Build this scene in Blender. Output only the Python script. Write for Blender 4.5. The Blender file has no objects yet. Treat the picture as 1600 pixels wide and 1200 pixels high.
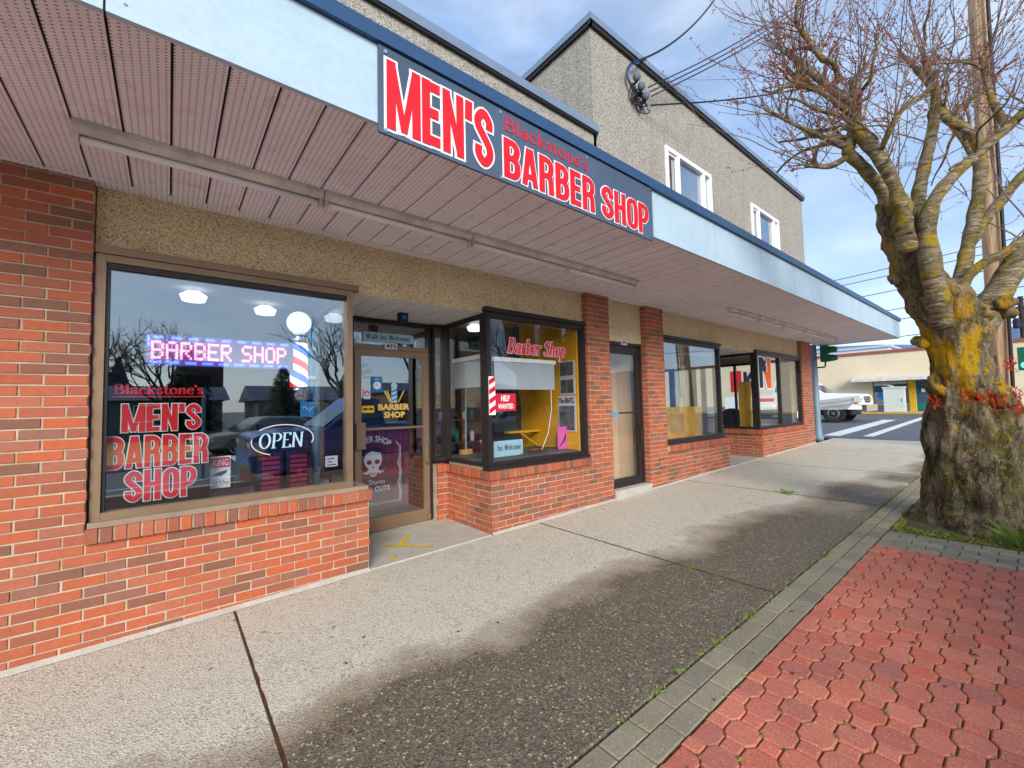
import bpy, bmesh, math, random
from mathutils import Vector, Matrix, noise
R = math.radians
rnd = random.Random(7)
sc = bpy.context.scene
COL = sc.collection

# ------------------------------------------------------------------ camera, sky, sun, exposure
CAM = Vector((-1.4325, -3.8639, 1.4619))
yaw, pitch, roll, fpx = R(50.9683), R(2.9098), R(-1.2576), 661.68
F = Vector((math.cos(pitch)*math.cos(yaw), math.cos(pitch)*math.sin(yaw), math.sin(pitch)))
Rt = Vector((math.sin(yaw), -math.cos(yaw), 0)); Up = Rt.cross(F)
R2 = Rt*math.cos(roll) + Up*math.sin(roll); U2 = Up*math.cos(roll) - Rt*math.sin(roll)
cd = bpy.data.cameras.new('camera'); cam = bpy.data.objects.new('camera', cd); COL.objects.link(cam)
cd.sensor_width = 36; cd.lens = 36*fpx/1600; cd.clip_start = 0.05; cd.clip_end = 2000
m3 = Matrix((R2, U2, -F)).transposed()
cam.matrix_world = Matrix.Translation(CAM) @ m3.to_4x4()
sc.camera = cam

SUN_DIR = Vector((-0.50, -0.76, 0.42)).normalized()
world = bpy.data.worlds.new('World'); sc.world = world; world.use_nodes = True
wt = world.node_tree; wt.nodes.clear()
def wn(t, **k):
    n = wt.nodes.new(t)
    for a, b in k.items(): setattr(n, a, b)
    return n
sky = wn('ShaderNodeTexSky', sky_type='NISHITA', sun_disc=False, sun_elevation=math.asin(SUN_DIR.z),
         sun_rotation=math.atan2(SUN_DIR.x, SUN_DIR.y), air_density=1.0, dust_density=0.6, ozone_density=2.0)
tc = wn('ShaderNodeTexCoord'); mp = wn('ShaderNodeMapping'); mp.inputs['Scale'].default_value = (1.0, 1.0, 2.6)
n1 = wn('ShaderNodeTexNoise'); n1.inputs['Scale'].default_value = 1.9; n1.inputs['Detail'].default_value = 7; n1.inputs['Roughness'].default_value = .55
n1.inputs['Distortion'].default_value = .4
rp = wn('ShaderNodeValToRGB'); rp.color_ramp.elements[0].position = .46; rp.color_ramp.elements[1].position = .74
rp.color_ramp.elements[0].color = (0.38, 0.38, 0.38, 1); rp.color_ramp.elements[1].color = (.85, .85, .85, 1)
n2 = wn('ShaderNodeTexNoise'); n2.inputs['Scale'].default_value = 3.1; n2.inputs['Detail'].default_value = 4
rp2 = wn('ShaderNodeValToRGB'); rp2.color_ramp.elements[0].position = .35; rp2.color_ramp.elements[1].position = .68
rp2.color_ramp.elements[0].color = (2.9, 4.3, 6.9, 1); rp2.color_ramp.elements[1].color = (6.2, 7.0, 8.2, 1)
mx = wn('ShaderNodeMix', data_type='RGBA'); bg = wn('ShaderNodeBackground'); bg.inputs['Strength'].default_value = .10
wo = wn('ShaderNodeOutputWorld')
L = wt.links.new
L(tc.outputs['Generated'], mp.inputs['Vector']); L(mp.outputs[0], n1.inputs['Vector']); L(mp.outputs[0], n2.inputs['Vector'])
L(n1.outputs['Fac'], rp.inputs[0]); L(n2.outputs['Fac'], rp2.inputs[0])
L(rp.outputs['Color'], mx.inputs['Factor']); L(sky.outputs[0], mx.inputs['A']); L(rp2.outputs['Color'], mx.inputs['B'])
L(mx.outputs['Result'], bg.inputs['Color']); L(bg.outputs[0], wo.inputs['Surface'])
sd = bpy.data.lights.new('sun', 'SUN'); sd.energy = 2.0; sd.angle = R(28); sd.color = (1, .95, .87)
so = bpy.data.objects.new('sun', sd); COL.objects.link(so); so.location = (-20, -30, 30)
so.rotation_euler = SUN_DIR.to_track_quat('Z', 'Y').to_euler()
vs = sc.view_settings; vs.view_transform = 'Standard'; vs.look = 'None'; vs.gamma = 1; vs.exposure = 0.95; vs.use_curve_mapping = False
sc.cycles.use_denoising = True; sc.cycles.max_bounces = 6; sc.cycles.glossy_bounces = 3; sc.cycles.use_adaptive_sampling = True; sc.cycles.adaptive_threshold = .02; sc.cycles.transparent_max_bounces = 16

# ------------------------------------------------------------------ helpers
def srgb(r, g, b):
    f = lambda c: (c/255/12.92 if c <= 10 else ((c/255+.055)/1.055)**2.4)
    return (f(r), f(g), f(b), 1)
def lin(*a): return (*a, 1)
GS = 0.0204
def gz(x): return GS*max(-8, min(34, x))

class MB:
    def __init__(s): s.v = []; s.f = []
    def add(s, vs, fs):
        o = len(s.v); s.v += [tuple(v) for v in vs]; s.f += [tuple(o+i for i in f) for f in fs]
    def box(s, x0, x1, y0, y1, z0, z1):
        s.add([(x0,y0,z0),(x1,y0,z0),(x1,y1,z0),(x0,y1,z0),(x0,y0,z1),(x1,y0,z1),(x1,y1,z1),(x0,y1,z1)],
              [(0,3,2,1),(4,5,6,7),(0,1,5,4),(1,2,6,5),(2,3,7,6),(3,0,4,7)]); return s
    def quad(s, a, b, c, d): s.add([a,b,c,d], [(0,1,2,3)]); return s
    def prism(s, poly, fn0, fn1):      # polygon extruded between two mappings
        n = len(poly); s.add([fn0(*p) for p in poly]+[fn1(*p) for p in poly],
            [tuple(range(n))[::-1], tuple(range(n, 2*n))]+[(i,(i+1)%n,n+(i+1)%n,n+i) for i in range(n)]); return s
    def tube(s, pts, rad, n=8, cap=True, nz=0, nf=3, seed=0):
        pts = [Vector(p) for p in pts]
        if not isinstance(rad, (list, tuple)): rad = [rad]*len(pts)
        base = len(s.v); prev = None
        for i, p in enumerate(pts):
            t = (pts[min(i+1, len(pts)-1)]-pts[max(i-1, 0)]).normalized()
            if prev is None:
                a = Vector((0,0,1)) if abs(t.z) < .9 else Vector((1,0,0)); u = t.cross(a).normalized()
            else: u = (prev - t*prev.dot(t)).normalized()
            prev = u; w = t.cross(u)
            for k in range(n):
                an = 2*math.pi*k/n; d = u*math.cos(an)+w*math.sin(an); r = rad[i]
                if nz:
                    q = p+d*r; r *= 1+nz*(noise.noise(q*nf+Vector((seed,)*3))+.5*noise.noise(q*nf*2.7))
                s.v.append(tuple(p+d*r))
        for i in range(len(pts)-1):
            for k in range(n):
                a = base+i*n+k; b = base+i*n+(k+1)%n; s.f.append((a, b, b+n, a+n))
        if cap:
            s.f.append(tuple(base+k for k in range(n))[::-1]); e = base+(len(pts)-1)*n; s.f.append(tuple(e+k for k in range(n)))
        return s
    def lathe(s, c, prof, n=20, axis='z'):
        base = len(s.v); c = Vector(c)
        for r, h in prof:
            for k in range(n):
                a = 2*math.pi*k/n; x, y = r*math.cos(a), r*math.sin(a)
                s.v.append(tuple(c+(Vector((x,y,h)) if axis == 'z' else Vector((x,h,y)) if axis == 'y' else Vector((h,x,y)))))
        for i in range(len(prof)-1):
            for k in range(n):
                a = base+i*n+k; b = base+i*n+(k+1)%n; s.f.append((a, b, b+n, a+n))
        s.f.append(tuple(base+k for k in range(n))[::-1]); e = base+(len(prof)-1)*n; s.f.append(tuple(e+k for k in range(n)))
        return s
    def build(s, name, m, parent=None, kind=None, smooth=False, fix=True):
        o0 = ORG.get(parent.name if parent else '', Vector())
        me = bpy.data.meshes.new(name); me.from_pydata([tuple(Vector(v)-o0) for v in s.v], [], s.f); me.update()
        if fix:
            b = bmesh.new(); b.from_mesh(me); bmesh.ops.recalc_face_normals(b, faces=b.faces); b.to_mesh(me); b.free()
        if smooth:
            for p in me.polygons: p.use_smooth = True
        me.materials.append(m); o = bpy.data.objects.new(name, me); COL.objects.link(o)
        if parent: o.parent = parent; ORG[o.name] = o0
        if kind: o['kind'] = kind
        return o
ORG = {}
def tag(o, label, cat, group=None):
    o['label'] = label; o['category'] = cat
    if group: o['group'] = group
    return o
def thing(name, label, cat, loc, group=None):
    o = bpy.data.objects.new(name, None); o.empty_display_size = .1; COL.objects.link(o); o.location = loc
    ORG[o.name] = Vector(loc); return tag(o, label, cat, group)
def solo(name, mb, m, label, cat, group=None, smooth=False):    # a thing that is one mesh, origin at its base
    c = Vector((sum(v[0] for v in mb.v)/len(mb.v), sum(v[1] for v in mb.v)/len(mb.v), min(v[2] for v in mb.v)))
    mb.v = [tuple(Vector(v)-c) for v in mb.v]
    o = mb.build(name, m, smooth=smooth); o.location = c; ORG[o.name] = c; return tag(o, label, cat, group)
def struct(name, mb, m, smooth=False):
    return mb.build(name, m, kind='structure', smooth=smooth)
def catmull(pts, k=5, closed=False):
    out = []; n = len(pts); P = [Vector(p) for p in pts]
    for i in range(n if closed else n-1):
        p1, p2 = P[i], P[(i+1) % n]
        p0 = P[i-1] if (closed or i > 0) else p1*2-p2
        p3 = P[(i+2) % n] if (closed or i+2 < n) else p2*2-p1
        for j in range(k):
            t = j/k
            out.append(.5*((2*p1)+(p2-p0)*t+(2*p0-5*p1+4*p2-p3)*t*t+(3*p1-p0-3*p2+p3)*t**3))
    if not closed: out.append(P[-1])
    return out

# ------------------------------------------------------------------ materials
class NT:
    def __init__(s, name):
        s.m = bpy.data.materials.new(name); s.m.use_nodes = True; s.t = s.m.node_tree
        s.b = s.t.nodes['Principled BSDF']; s.pos = s.n('ShaderNodeNewGeometry')
    def n(s, t, **k):
        x = s.t.nodes.new(t)
        for a, b in k.items(): setattr(x, a, b)
        return x
    def l(s, a, b): s.t.links.new(a, b)
    def noise(s, scale, detail=3, rough=.5, vec=None, dist=0):
        x = s.n('ShaderNodeTexNoise'); x.inputs['Scale'].default_value = scale; x.inputs['Detail'].default_value = detail
        x.inputs['Roughness'].default_value = rough; x.inputs['Distortion'].default_value = dist
        s.l(vec or s.pos.outputs['Position'], x.inputs['Vector']); return x.outputs['Fac']
    def voro(s, scale, out='Distance', vec=None):
        x = s.n('ShaderNodeTexVoronoi'); x.inputs['Scale'].default_value = scale
        s.l(vec or s.pos.outputs['Position'], x.inputs['Vector']); return x.outputs[out]
    def ramp(s, fac, stops, interp='LINEAR'):
        x = s.n('ShaderNodeValToRGB'); x.color_ramp.interpolation = interp; e = x.color_ramp.elements
        while len(e) < len(stops): e.new(.5)
        for a, (p, c) in zip(e, stops): a.position = p; a.color = c if isinstance(c, tuple) else (c, c, c, 1)
        s.l(fac, x.inputs[0]); return x.outputs['Color']
    def mix(s, fac, a, b, mode='MIX'):
        x = s.n('ShaderNodeMix', data_type='RGBA', blend_type=mode)
        for v, k in ((fac, 'Factor'), (a, 'A'), (b, 'B')):
            if isinstance(v, (int, float, tuple)): x.inputs[k].default_value = v
            else: s.l(v, x.inputs[k])
        return x.outputs['Result']
    def math(s, op, a, b=None, c=None):
        x = s.n('ShaderNodeMath', operation=op)
        for i, v in enumerate((a, b, c)):
            if v is None: continue
            if isinstance(v, (int, float)): x.inputs[i].default_value = v
            else: s.l(v, x.inputs[i])
        return x.outputs[0]
    def xyz(s):
        x = s.n('ShaderNodeSeparateXYZ'); s.l(s.pos.outputs['Position'], x.inputs[0]); return x.outputs
    def bump(s, h, st=.3, dist=.01):
        x = s.n('ShaderNodeBump'); x.inputs['Strength'].default_value = st; x.inputs['Distance'].default_value = dist
        s.l(h, x.inputs['Height']); s.l(x.outputs[0], s.b.inputs['Normal'])
    def set(s, col=None, rough=None, metal=None, spec=None):
        for v, k in ((col, 'Base Color'), (rough, 'Roughness'), (metal, 'Metallic'), (spec, 'Specular IOR Level')):
            if v is None: continue
            if isinstance(v, (int, float, tuple)): s.b.inputs[k].default_value = v
            else: s.l(v, s.b.inputs[k])
        return s.m
def mat(name, col, rough=.6, var=.12, vs=6, bump=0, bs=60, metal=0, spec=.4, fine=0):
    t = NT(name); dk = tuple(c*(1-var) for c in col[:3])+(1,); lt = tuple(min(1, c*(1+var)) for c in col[:3])+(1,)
    f = t.noise(vs, 5, .6); c = t.ramp(f, [(.3, dk), (.7, lt)])
    if fine:
        c = t.mix(fine, c, t.ramp(t.noise(vs*18, 2), [(.35, dk), (.65, lt)]), 'MIX')
    t.set(c, t.math('MULTIPLY_ADD', f, .2, rough-.1), metal, spec)
    if bump: t.bump(t.noise(bs, 3), bump, .004)
    return t.m
def emit(name, col, st):
    t = NT(name); t.b.inputs['Emission Color'].default_value = col; t.b.inputs['Emission Strength'].default_value = st
    return t.set(col, .5)
def glass_mat(name, base, tint):
    t = NT(name); t.t.nodes.remove(t.b)
    out = t.t.nodes['Material Output']; tr = t.n('ShaderNodeBsdfTransparent'); tr.inputs[0].default_value = tint
    gl = t.n('ShaderNodeBsdfGlossy'); gl.inputs['Roughness'].default_value = 0.0; gl.inputs['Color'].default_value = (.93, .97, 1, 1)
    dt = t.n('ShaderNodeVectorMath', operation='DOT_PRODUCT'); t.l(t.pos.outputs['Incoming'], dt.inputs[0]); t.l(t.pos.outputs['Normal'], dt.inputs[1])
    om = t.math('SUBTRACT', 1.0, t.math('ABSOLUTE', dt.outputs['Value']))
    fac = t.math('MULTIPLY_ADD', t.math('POWER', om, 5.0), 1-base, base)
    ms = t.n('ShaderNodeMixShader'); t.l(fac, ms.inputs[0]); t.l(tr.outputs[0], ms.inputs[1]); t.l(gl.outputs[0], ms.inputs[2])
    t.l(ms.outputs[0], out.inputs['Surface']); return t.m

def brick_mat(name, shift=0.0):
    t = NT(name); oi = t.n('ShaderNodeObjectInfo')
    rn = t.math('FRACT', t.math('ADD', t.math('ADD', oi.outputs['Random'], t.pos.outputs['Random Per Island']), shift))
    c = t.ramp(rn, [(0, srgb(206, 104, 66)), (.15, srgb(190, 98, 70)), (.29, srgb(198, 112, 80)), (.43, srgb(172, 94, 70)), (.55, srgb(150, 94, 72)),
                    (.64, srgb(194, 96, 62)), (.73, srgb(158, 104, 88)), (.80, srgb(210, 102, 56)), (.89, srgb(138, 92, 70)), (.95, srgb(184, 108, 84))], 'CONSTANT')
    c = t.mix(t.ramp(t.noise(1.1, 4, .6), [(.4, 0.18), (.75, .55)]), c, srgb(140, 96, 76))
    f = t.noise(26, 5, .65); c = t.mix(.8, c, t.ramp(f, [(.25, .72), (.75, 1.0)]), 'MULTIPLY')
    c = t.mix(t.ramp(t.noise(160, 2), [(.66, 0.0), (.74, .5)]), c, srgb(110, 62, 48))
    t.bump(t.noise(190, 3), .25, .003); return t.set(c, .62, 0, .35)
M = {}
M['brick'] = brick_mat('brick'); M['brick2'] = brick_mat('brick_corner_shop', .37)
t = NT('mortar'); M['mortar'] = t.set(t.ramp(t.noise(9, 4), [(.3, srgb(168, 150, 126)), (.7, srgb(206, 190, 166))]), .9, 0, .2); t.bump(t.noise(220, 2), .4, .003)
# pebble dash
def stucco(name, cols, sc_=95, streak=.3):
    t = NT(name); v = t.n('ShaderNodeTexVoronoi'); v.inputs['Scale'].default_value = sc_; t.l(t.pos.outputs['Position'], v.inputs['Vector'])
    sp = t.n('ShaderNodeSeparateXYZ'); t.l(v.outputs['Color'], sp.inputs[0])
    c = t.ramp(sp.outputs[0], [(i/len(cols), k) for i, k in enumerate(cols)], 'CONSTANT')
    c = t.mix(.8, c, t.ramp(t.noise(1.6, 5, .6), [(.3, .88), (.7, 1.0)]), 'MULTIPLY')
    ms_ = t.n('ShaderNodeMapping'); ms_.inputs['Scale'].default_value = (3.2, 3.2, .22); t.l(t.pos.outputs['Position'], ms_.inputs[0])
    c = t.mix(t.ramp(t.noise(1.5, 5, .7, ms_.outputs[0]), [(.52, 0.0), (.72, streak)]), c, srgb(104, 94, 80))
    t.bump(v.outputs['Distance'], .8, .006); return t.set(c, .9, 0, .2)
M['stucco'] = stucco('pebble_dash_tan', [srgb(232,210,168), srgb(240,220,180), srgb(206,180,136), srgb(236,214,172), srgb(248,236,206), srgb(164,140,106), srgb(232,208,164)], 150, .12)
M['stucco_up'] = stucco('pebble_dash_grey', [srgb(166,160,150), srgb(182,176,166), srgb(138,132,122), srgb(170,164,152), srgb(196,190,180), srgb(108,102,96), srgb(168,160,148)], 105)
# sidewalk with damp outer half
t = NT('mossy_dirt_joint'); M['joint'] = t.set(t.mix(t.ramp(t.noise(3.5, 5, .7), [(.46, 0.0), (.62, .9)]), t.ramp(t.noise(30, 4), [(.3, srgb(58, 46, 32)), (.7, srgb(96, 80, 58))]), srgb(104, 100, 36)), .95, 0, .2); t.bump(t.noise(120, 3), .6, .006)
t = NT('exposed_aggregate_concrete'); v = t.n('ShaderNodeTexVoronoi'); v.inputs['Scale'].default_value = 105; t.l(t.pos.outputs['Position'], v.inputs['Vector'])
sp = t.n('ShaderNodeSeparateXYZ'); t.l(v.outputs['Color'], sp.inputs[0]); X = t.xyz()
dry = t.ramp(sp.outputs[1], [(0, srgb(208,202,184)), (.28, srgb(192,186,168)), (.5, srgb(218,212,194)), (.7, srgb(178,168,146)), (.86, srgb(142,132,114)), (.95, srgb(232,226,208))], 'CONSTANT')
wet = t.ramp(sp.outputs[1], [(0, srgb(112,102,86)), (.28, srgb(94,86,74)), (.5, srgb(124,112,92)), (.68, srgb(102,92,78)), (.84, srgb(150,132,98)), (.92, srgb(78,72,64)), (.97, srgb(188,174,146))], 'CONSTANT')
paste = t.mix(t.ramp(t.noise(5, 5, .65), [(.38, .1), (.62, .6)]), dry, srgb(206, 200, 182))
edge = t.math('ADD', X[1], t.math('MULTIPLY_ADD', t.noise(.55, 4, .55), 1.5, -.62))
edge = t.math('ADD', edge, t.math('MULTIPLY_ADD', t.noise(7, 4, .7), .3, -.15))
fx = t.math('MULTIPLY', t.math('MAXIMUM', t.math('SUBTRACT', X[0], 3.2), 0.0), .13)
wf = t.ramp(t.math('ADD', edge, fx), [(0, 0.0), (1, 1.0)])
mr = t.n('ShaderNodeMapRange'); mr.inputs['From Min'].default_value = -1.22; mr.inputs['From Max'].default_value = -1.62
t.l(t.math('ADD', edge, fx), mr.inputs['Value']); WET = mr.outputs[0]
# dry concrete shows again along the outer edge in places
pat = t.math('MULTIPLY', t.ramp(t.noise(.8, 3), [(.5, 0.0), (.62, 1.0)]), t.ramp(t.math('MULTIPLY_ADD', X[0], .1, -.25), [(.2, 0.0), (.32, .8)]))
WET = t.math('MULTIPLY', WET, t.math('SUBTRACT', 1.0, pat))
c = t.mix(WET, paste, wet)
halo = t.math('MULTIPLY', t.math('MULTIPLY', WET, t.math('SUBTRACT', 1.0, WET)), 1.0)
c = t.mix(halo, c, srgb(158, 128, 92))
c = t.mix(t.ramp(t.noise(1.7, 6, .7), [(.56, 0.0), (.74, .3)]), c, srgb(140, 128, 106))
c = t.mix(t.ramp(t.noise(2.6, 3, .6), [(.68, 0.0), (.74, .35)]), c, srgb(150, 96, 58))
gum = t.n('ShaderNodeTexVoronoi'); gum.inputs['Scale'].default_value = 2.3; t.l(t.pos.outputs['Position'], gum.inputs['Vector'])
c = t.mix(t.ramp(gum.outputs['Distance'], [(.03, .55), (.05, 0.0)]), c, srgb(88, 80, 70))
mk = t.n('ShaderNodeMapping'); mk.inputs['Scale'].default_value = (1.2, 3.5, 1); t.l(t.pos.outputs['Position'], mk.inputs[0])
c = t.mix(t.ramp(t.noise(1.3, 6, .72, mk.outputs[0]), [(.60, 0.0), (.72, .28)]), c, srgb(226, 220, 204))
t.bump(v.outputs['Distance'], .55, .006); M['walk'] = t.set(c, t.math('MULTIPLY_ADD', WET, -.28, .88), 0, .35)
M['concrete'] = mat('plain_concrete', srgb(186, 180, 168), .85, .22, 5, .35, 120, fine=.5)
M['rust'] = mat('rusty_dirt_joint', srgb(84, 50, 28), .95, .5, 7, .5, 80)
# pavers
def paver_mat(name, cols):
    t = NT(name); oi = t.n('ShaderNodeObjectInfo')
    rn = t.math('FRACT', t.math('ADD', oi.outputs['Random'], t.pos.outputs['Random Per Island']))
    c = t.ramp(rn, [(i/(len(cols)-1), k) for i, k in enumerate(cols)])
    c = t.mix(t.ramp(t.noise(2.2, 4, .6), [(.45, 0.0), (.7, .45)]), c, tuple(x*.7 for x in cols[1][:3])+(1,))
    v = t.voro(210, 'Color'); sp = t.n('ShaderNodeSeparateXYZ'); t.l(v, sp.inputs[0])
    c = t.mix(.75, c, t.ramp(sp.outputs[0], [(0, .62), (.5, .85), (.85, 1.0)]), 'MULTIPLY'); c = t.mix(t.ramp(sp.outputs[1], [(.965, 0.0), (.975, .4)]), c, srgb(222, 206, 186))
    t.bump(t.noise(260, 3), .5, .004); return t.set(c, .78, 0, .3)
M['red'] = paver_mat('red_paver', [srgb(218,122,94), srgb(204,120,98), srgb(222,132,104), srgb(188,114,98), srgb(218,114,84)])
M['grey'] = paver_mat('grey_paver', [srgb(158,148,124), srgb(146,136,114), srgb(168,158,132), srgb(134,126,110)])
M['asphalt'] = mat('asphalt', srgb(98, 102, 108), .85, .18, 1.5, .4, 140, fine=.5)
M['paint'] = mat('road_paint', srgb(226, 226, 222), .7, .08, 7)
M['yellow'] = mat('yellow_paint', srgb(214, 166, 30), .6, .12, 6)
M['soil'] = mat('soil', srgb(88, 76, 54), .95, .4, 10, .7, 40)
M['grass'] = mat('grass', srgb(112, 138, 44), .7, .35, 12)
M['moss'] = mat('moss', srgb(120, 118, 34), .9, .35, 20, .6, 120)
# metal and frames
M['bronze'] = mat('bronze_anodised_frame', srgb(142, 118, 94), .42, .1, 3, metal=.35)
M['dark'] = mat('dark_bronze_frame', srgb(52, 46, 46), .4, .12, 3, metal=.3)
M['fascia'] = mat('pale_blue_metal_panel', srgb(176, 198, 212), .5, .10, 1.8, fine=.35)
M['flash'] = mat('blue_metal_flashing', srgb(52, 84, 120), .4, .1, 2, metal=.2)
M['coping'] = mat('grey_blue_coping', srgb(128, 144, 164), .4, .1, 2, metal=.3)
M['white'] = mat('white_paint', srgb(224, 226, 228), .5, .05, 4)
M['whitevinyl'] = mat('white_vinyl', srgb(238, 238, 238), .45, .03, 4)
M['black'] = mat('black_plastic', srgb(24, 25, 28), .4, .1, 5)
M['chrome'] = mat('chrome', srgb(215, 215, 220), .12, .05, 5, metal=1)
M['signred'] = mat('sign_red', srgb(216, 18, 34), .5, .05, 5)
M['signback'] = mat('sign_charcoal_blue', srgb(74, 90, 112), .5, .14, 2.2)
M['glass'] = glass_mat('window_glass', .165, (.95, .975, .985, 1))
M['glass_in'] = glass_mat('inner_clear_glass', .06, (.97, .985, .985, 1))
M['glass_up'] = glass_mat('upstairs_glass', .45, (.5, .55, .62, 1))
M['int'] = mat('interior_wall', srgb(176, 178, 182), .9, .06, 2)
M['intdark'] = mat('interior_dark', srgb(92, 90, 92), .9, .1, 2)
M['mustard'] = mat('mustard_wall', srgb(222, 160, 26), .8, .06, 3)
M['beige'] = mat('beige_panel', srgb(206, 180, 150), .8, .07, 2)
M['woodfloor'] = mat('brown_floor', srgb(96, 74, 58), .6, .2, 4)
M['roof'] = mat('roofing', srgb(90, 90, 92), .9, .1, 2)
t = NT('perforated_soffit'); X = t.xyz()
a = t.math('SUBTRACT', t.math('FRACT', t.math('MULTIPLY', X[0], 1/.0296)), .5); b_ = t.math('SUBTRACT', t.math('FRACT', t.math('MULTIPLY', X[1], 1/.021)), .5)
d = t.math('SQRT', t.math('ADD', t.math('POWER', a, 2), t.math('POWER', b_, 2)))
hole = t.math('LESS_THAN', d, .17)
c = t.ramp(t.noise(1.4, 5, .6), [(.3, srgb(228, 222, 228)), (.7, srgb(244, 238, 244))])
c = t.mix(t.ramp(t.noise(9, 4, .6), [(.56, 0.0), (.8, .5)]), c, srgb(180, 152, 142))
M['soffit'] = t.set(t.mix(hole, c, srgb(96, 78, 76)), .6, 0, .3)
M['groove'] = mat('soffit_groove', srgb(70, 58, 54), .7)
# bark
def bark(name, low):
    t = NT(name); X = t.xyz()
    mpn = t.n('ShaderNodeMapping'); mpn.inputs['Scale'].default_value = (5, 5, 26) if not low else (9, 9, 2.2); t.l(t.pos.outputs['Position'], mpn.inputs[0])
    st = t.noise(1.6, 6, .68, mpn.outputs[0], .7)
    c = t.ramp(st, [(.3, srgb(48, 42, 34)), (.45, srgb(112, 98, 76)), (.57, srgb(152, 138, 112)), (.7, srgb(190, 176, 150))])
    c = t.mix(t.ramp(t.noise(4.2, 4, .6), [(.50, 0.0), (.60, .8)]), c, srgb(108, 96, 36))
    mv = t.n('ShaderNodeMapping'); mv.inputs['Scale'].default_value = (1, 1, .45); t.l(t.pos.outputs['Position'], mv.inputs[0])
    if low:
        zf = t.ramp(t.math('MULTIPLY', X[2], .5), [(0, .5), (.3, 1.0), (.62, .95), (.74, .3)])
        c = t.mix(t.math('MULTIPLY', t.ramp(t.noise(5.0, 7, .74, mv.outputs[0]), [(.49, 0.0), (.57, .92)]), zf), c, srgb(56, 56, 22))
        c = t.mix(t.ramp(t.noise(60, 3, .7), [(.6, 0.0), (.68, .55)]), c, srgb(190, 182, 160))
        yz = t.ramp(t.math('MULTIPLY', X[2], .25), [(.30, .0), (.38, 1.0), (.56, 1.0), (.66, .3)])
        c = t.mix(t.math('MULTIPLY', t.ramp(t.noise(4.6, 6, .72, mv.outputs[0]), [(.49, 0.0), (.55, .95)]), yz), c, srgb(204, 158, 30))
        c = t.mix(t.ramp(t.noise(7, 6, .75, mv.outputs[0]), [(.60, 0.0), (.66, .7)]), c, srgb(190, 150, 40))
    else:
        c = t.mix(t.ramp(t.noise(6.5, 5, .65), [(.54, 0.0), (.62, .9)]), c, srgb(160, 134, 30))
    c = t.mix(t.ramp(t.noise(38, 3, .6), [(.64, 0.0), (.7, .7)]), c, srgb(196, 190, 172))
    t.bump(t.math('ADD', t.math('MULTIPLY', st, 1.6), t.noise(34, 6, .75)), 1.0, .04 if low else .014)
    return t.set(c, .92, 0, .15)
M['bark'] = bark('cherry_bark_trunk', True); M['bark2'] = bark('cherry_bark_limb', False)
M['twig'] = mat('twig', srgb(118, 100, 86), .8, .25, 8); M['bud'] = mat('red_bud', srgb(158, 72, 66), .6, .3, 30)
M['redleaf'] = mat('young_red_leaf', srgb(206, 60, 36), .55, .25, 30)
t = NT('weathered_pole'); mpn = t.n('ShaderNodeMapping'); mpn.inputs['Scale'].default_value = (14, 14, .5); t.l(t.pos.outputs['Position'], mpn.inputs[0])
M['pole'] = t.set(t.ramp(t.noise(2, 5, .6, mpn.outputs[0]), [(.3, srgb(140, 112, 84)), (.5, srgb(186, 156, 122)), (.7, srgb(204, 180, 148))]), .9, 0, .2)
M['cable'] = mat('black_cable', srgb(26, 26, 32), .6); M['bluecable'] = mat('blue_cable', srgb(30, 92, 160), .5)
M['cream'] = mat('cream_render', srgb(222, 206, 176), .9, .07, .8, .2, 40); M['terracotta'] = mat('terracotta_coping', srgb(150, 88, 74), .8, .1, 2)
M['teal'] = mat('teal_paint', srgb(24, 110, 104), .5, .08, 3); M['plinth'] = mat('slate_plinth', srgb(104, 108, 128), .8, .08, 2)
M['tyre'] = mat('tyre_rubber', srgb(34, 34, 36), .85, .15, 20, .4, 80); M['cabinet'] = mat('cabinet_paint', srgb(206, 216, 206), .5, .05, 2)
M['truckwhite'] = mat('white_car_paint', srgb(244, 246, 248), .3, .03, 2, spec=.6); M['truckblue'] = mat('blue_car_paint', srgb(34, 84, 178), .18, .05, 2, spec=.7)
M['silver'] = mat('champagne_car_paint', srgb(168, 158, 136), .25, .05, 2, spec=.6); M['carglass'] = mat('car_glass', srgb(58, 84, 96), .06, .05, 2, spec=.9)
M['lampglass'] = mat('headlamp_lens', srgb(210, 210, 205), .1, .05, 5, spec=.9); M['amber'] = mat('amber_lens', srgb(220, 120, 30), .2, .05, 5)
M['signal'] = mat('signal_green_housing', srgb(12, 96, 74), .45, .08, 4); M['steel'] = mat('painted_steel_post', srgb(116, 142, 158), .5, .12, 3)
M['needle'] = mat('conifer_foliage', srgb(38, 58, 34), .9, .35, 3); M['bareb'] = mat('bare_branch', srgb(62, 54, 50), .9, .2, 4)
M['maroon'] = mat('maroon_cloth', srgb(98, 30, 56), .9, .18, 5); M['offwhite'] = mat('offwhite_print', srgb(212, 206, 218), .7, .04, 4)
M['paleblue'] = mat('pale_blue_card', srgb(164, 200, 216), .6, .05, 4); M['ink'] = mat('dark_ink', srgb(44, 56, 76), .7, .05, 4)
M['blue'] = mat('bright_blue', srgb(28, 120, 190), .5, .06, 4); M['navy'] = mat('navy_print', srgb(28, 32, 58), .6, .06, 4); M['orange'] = mat('orange_print', srgb(232, 96, 26), .6, .06, 4)
M['blind'] = mat('roller_blind_fabric', srgb(172, 178, 188), .8, .05, 2); M['slabwood'] = mat('live_edge_wood', srgb(222, 168, 66), .6, .22, 5)
M['pink'] = mat('pink_card', srgb(226, 96, 178), .6, .08, 5); M['gold'] = mat('gold_print', srgb(224, 190, 106), .5, .06, 4); M['yellowtape'] = mat('yellow_tape', srgb(222, 186, 20), .6, .15, 30)
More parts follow.
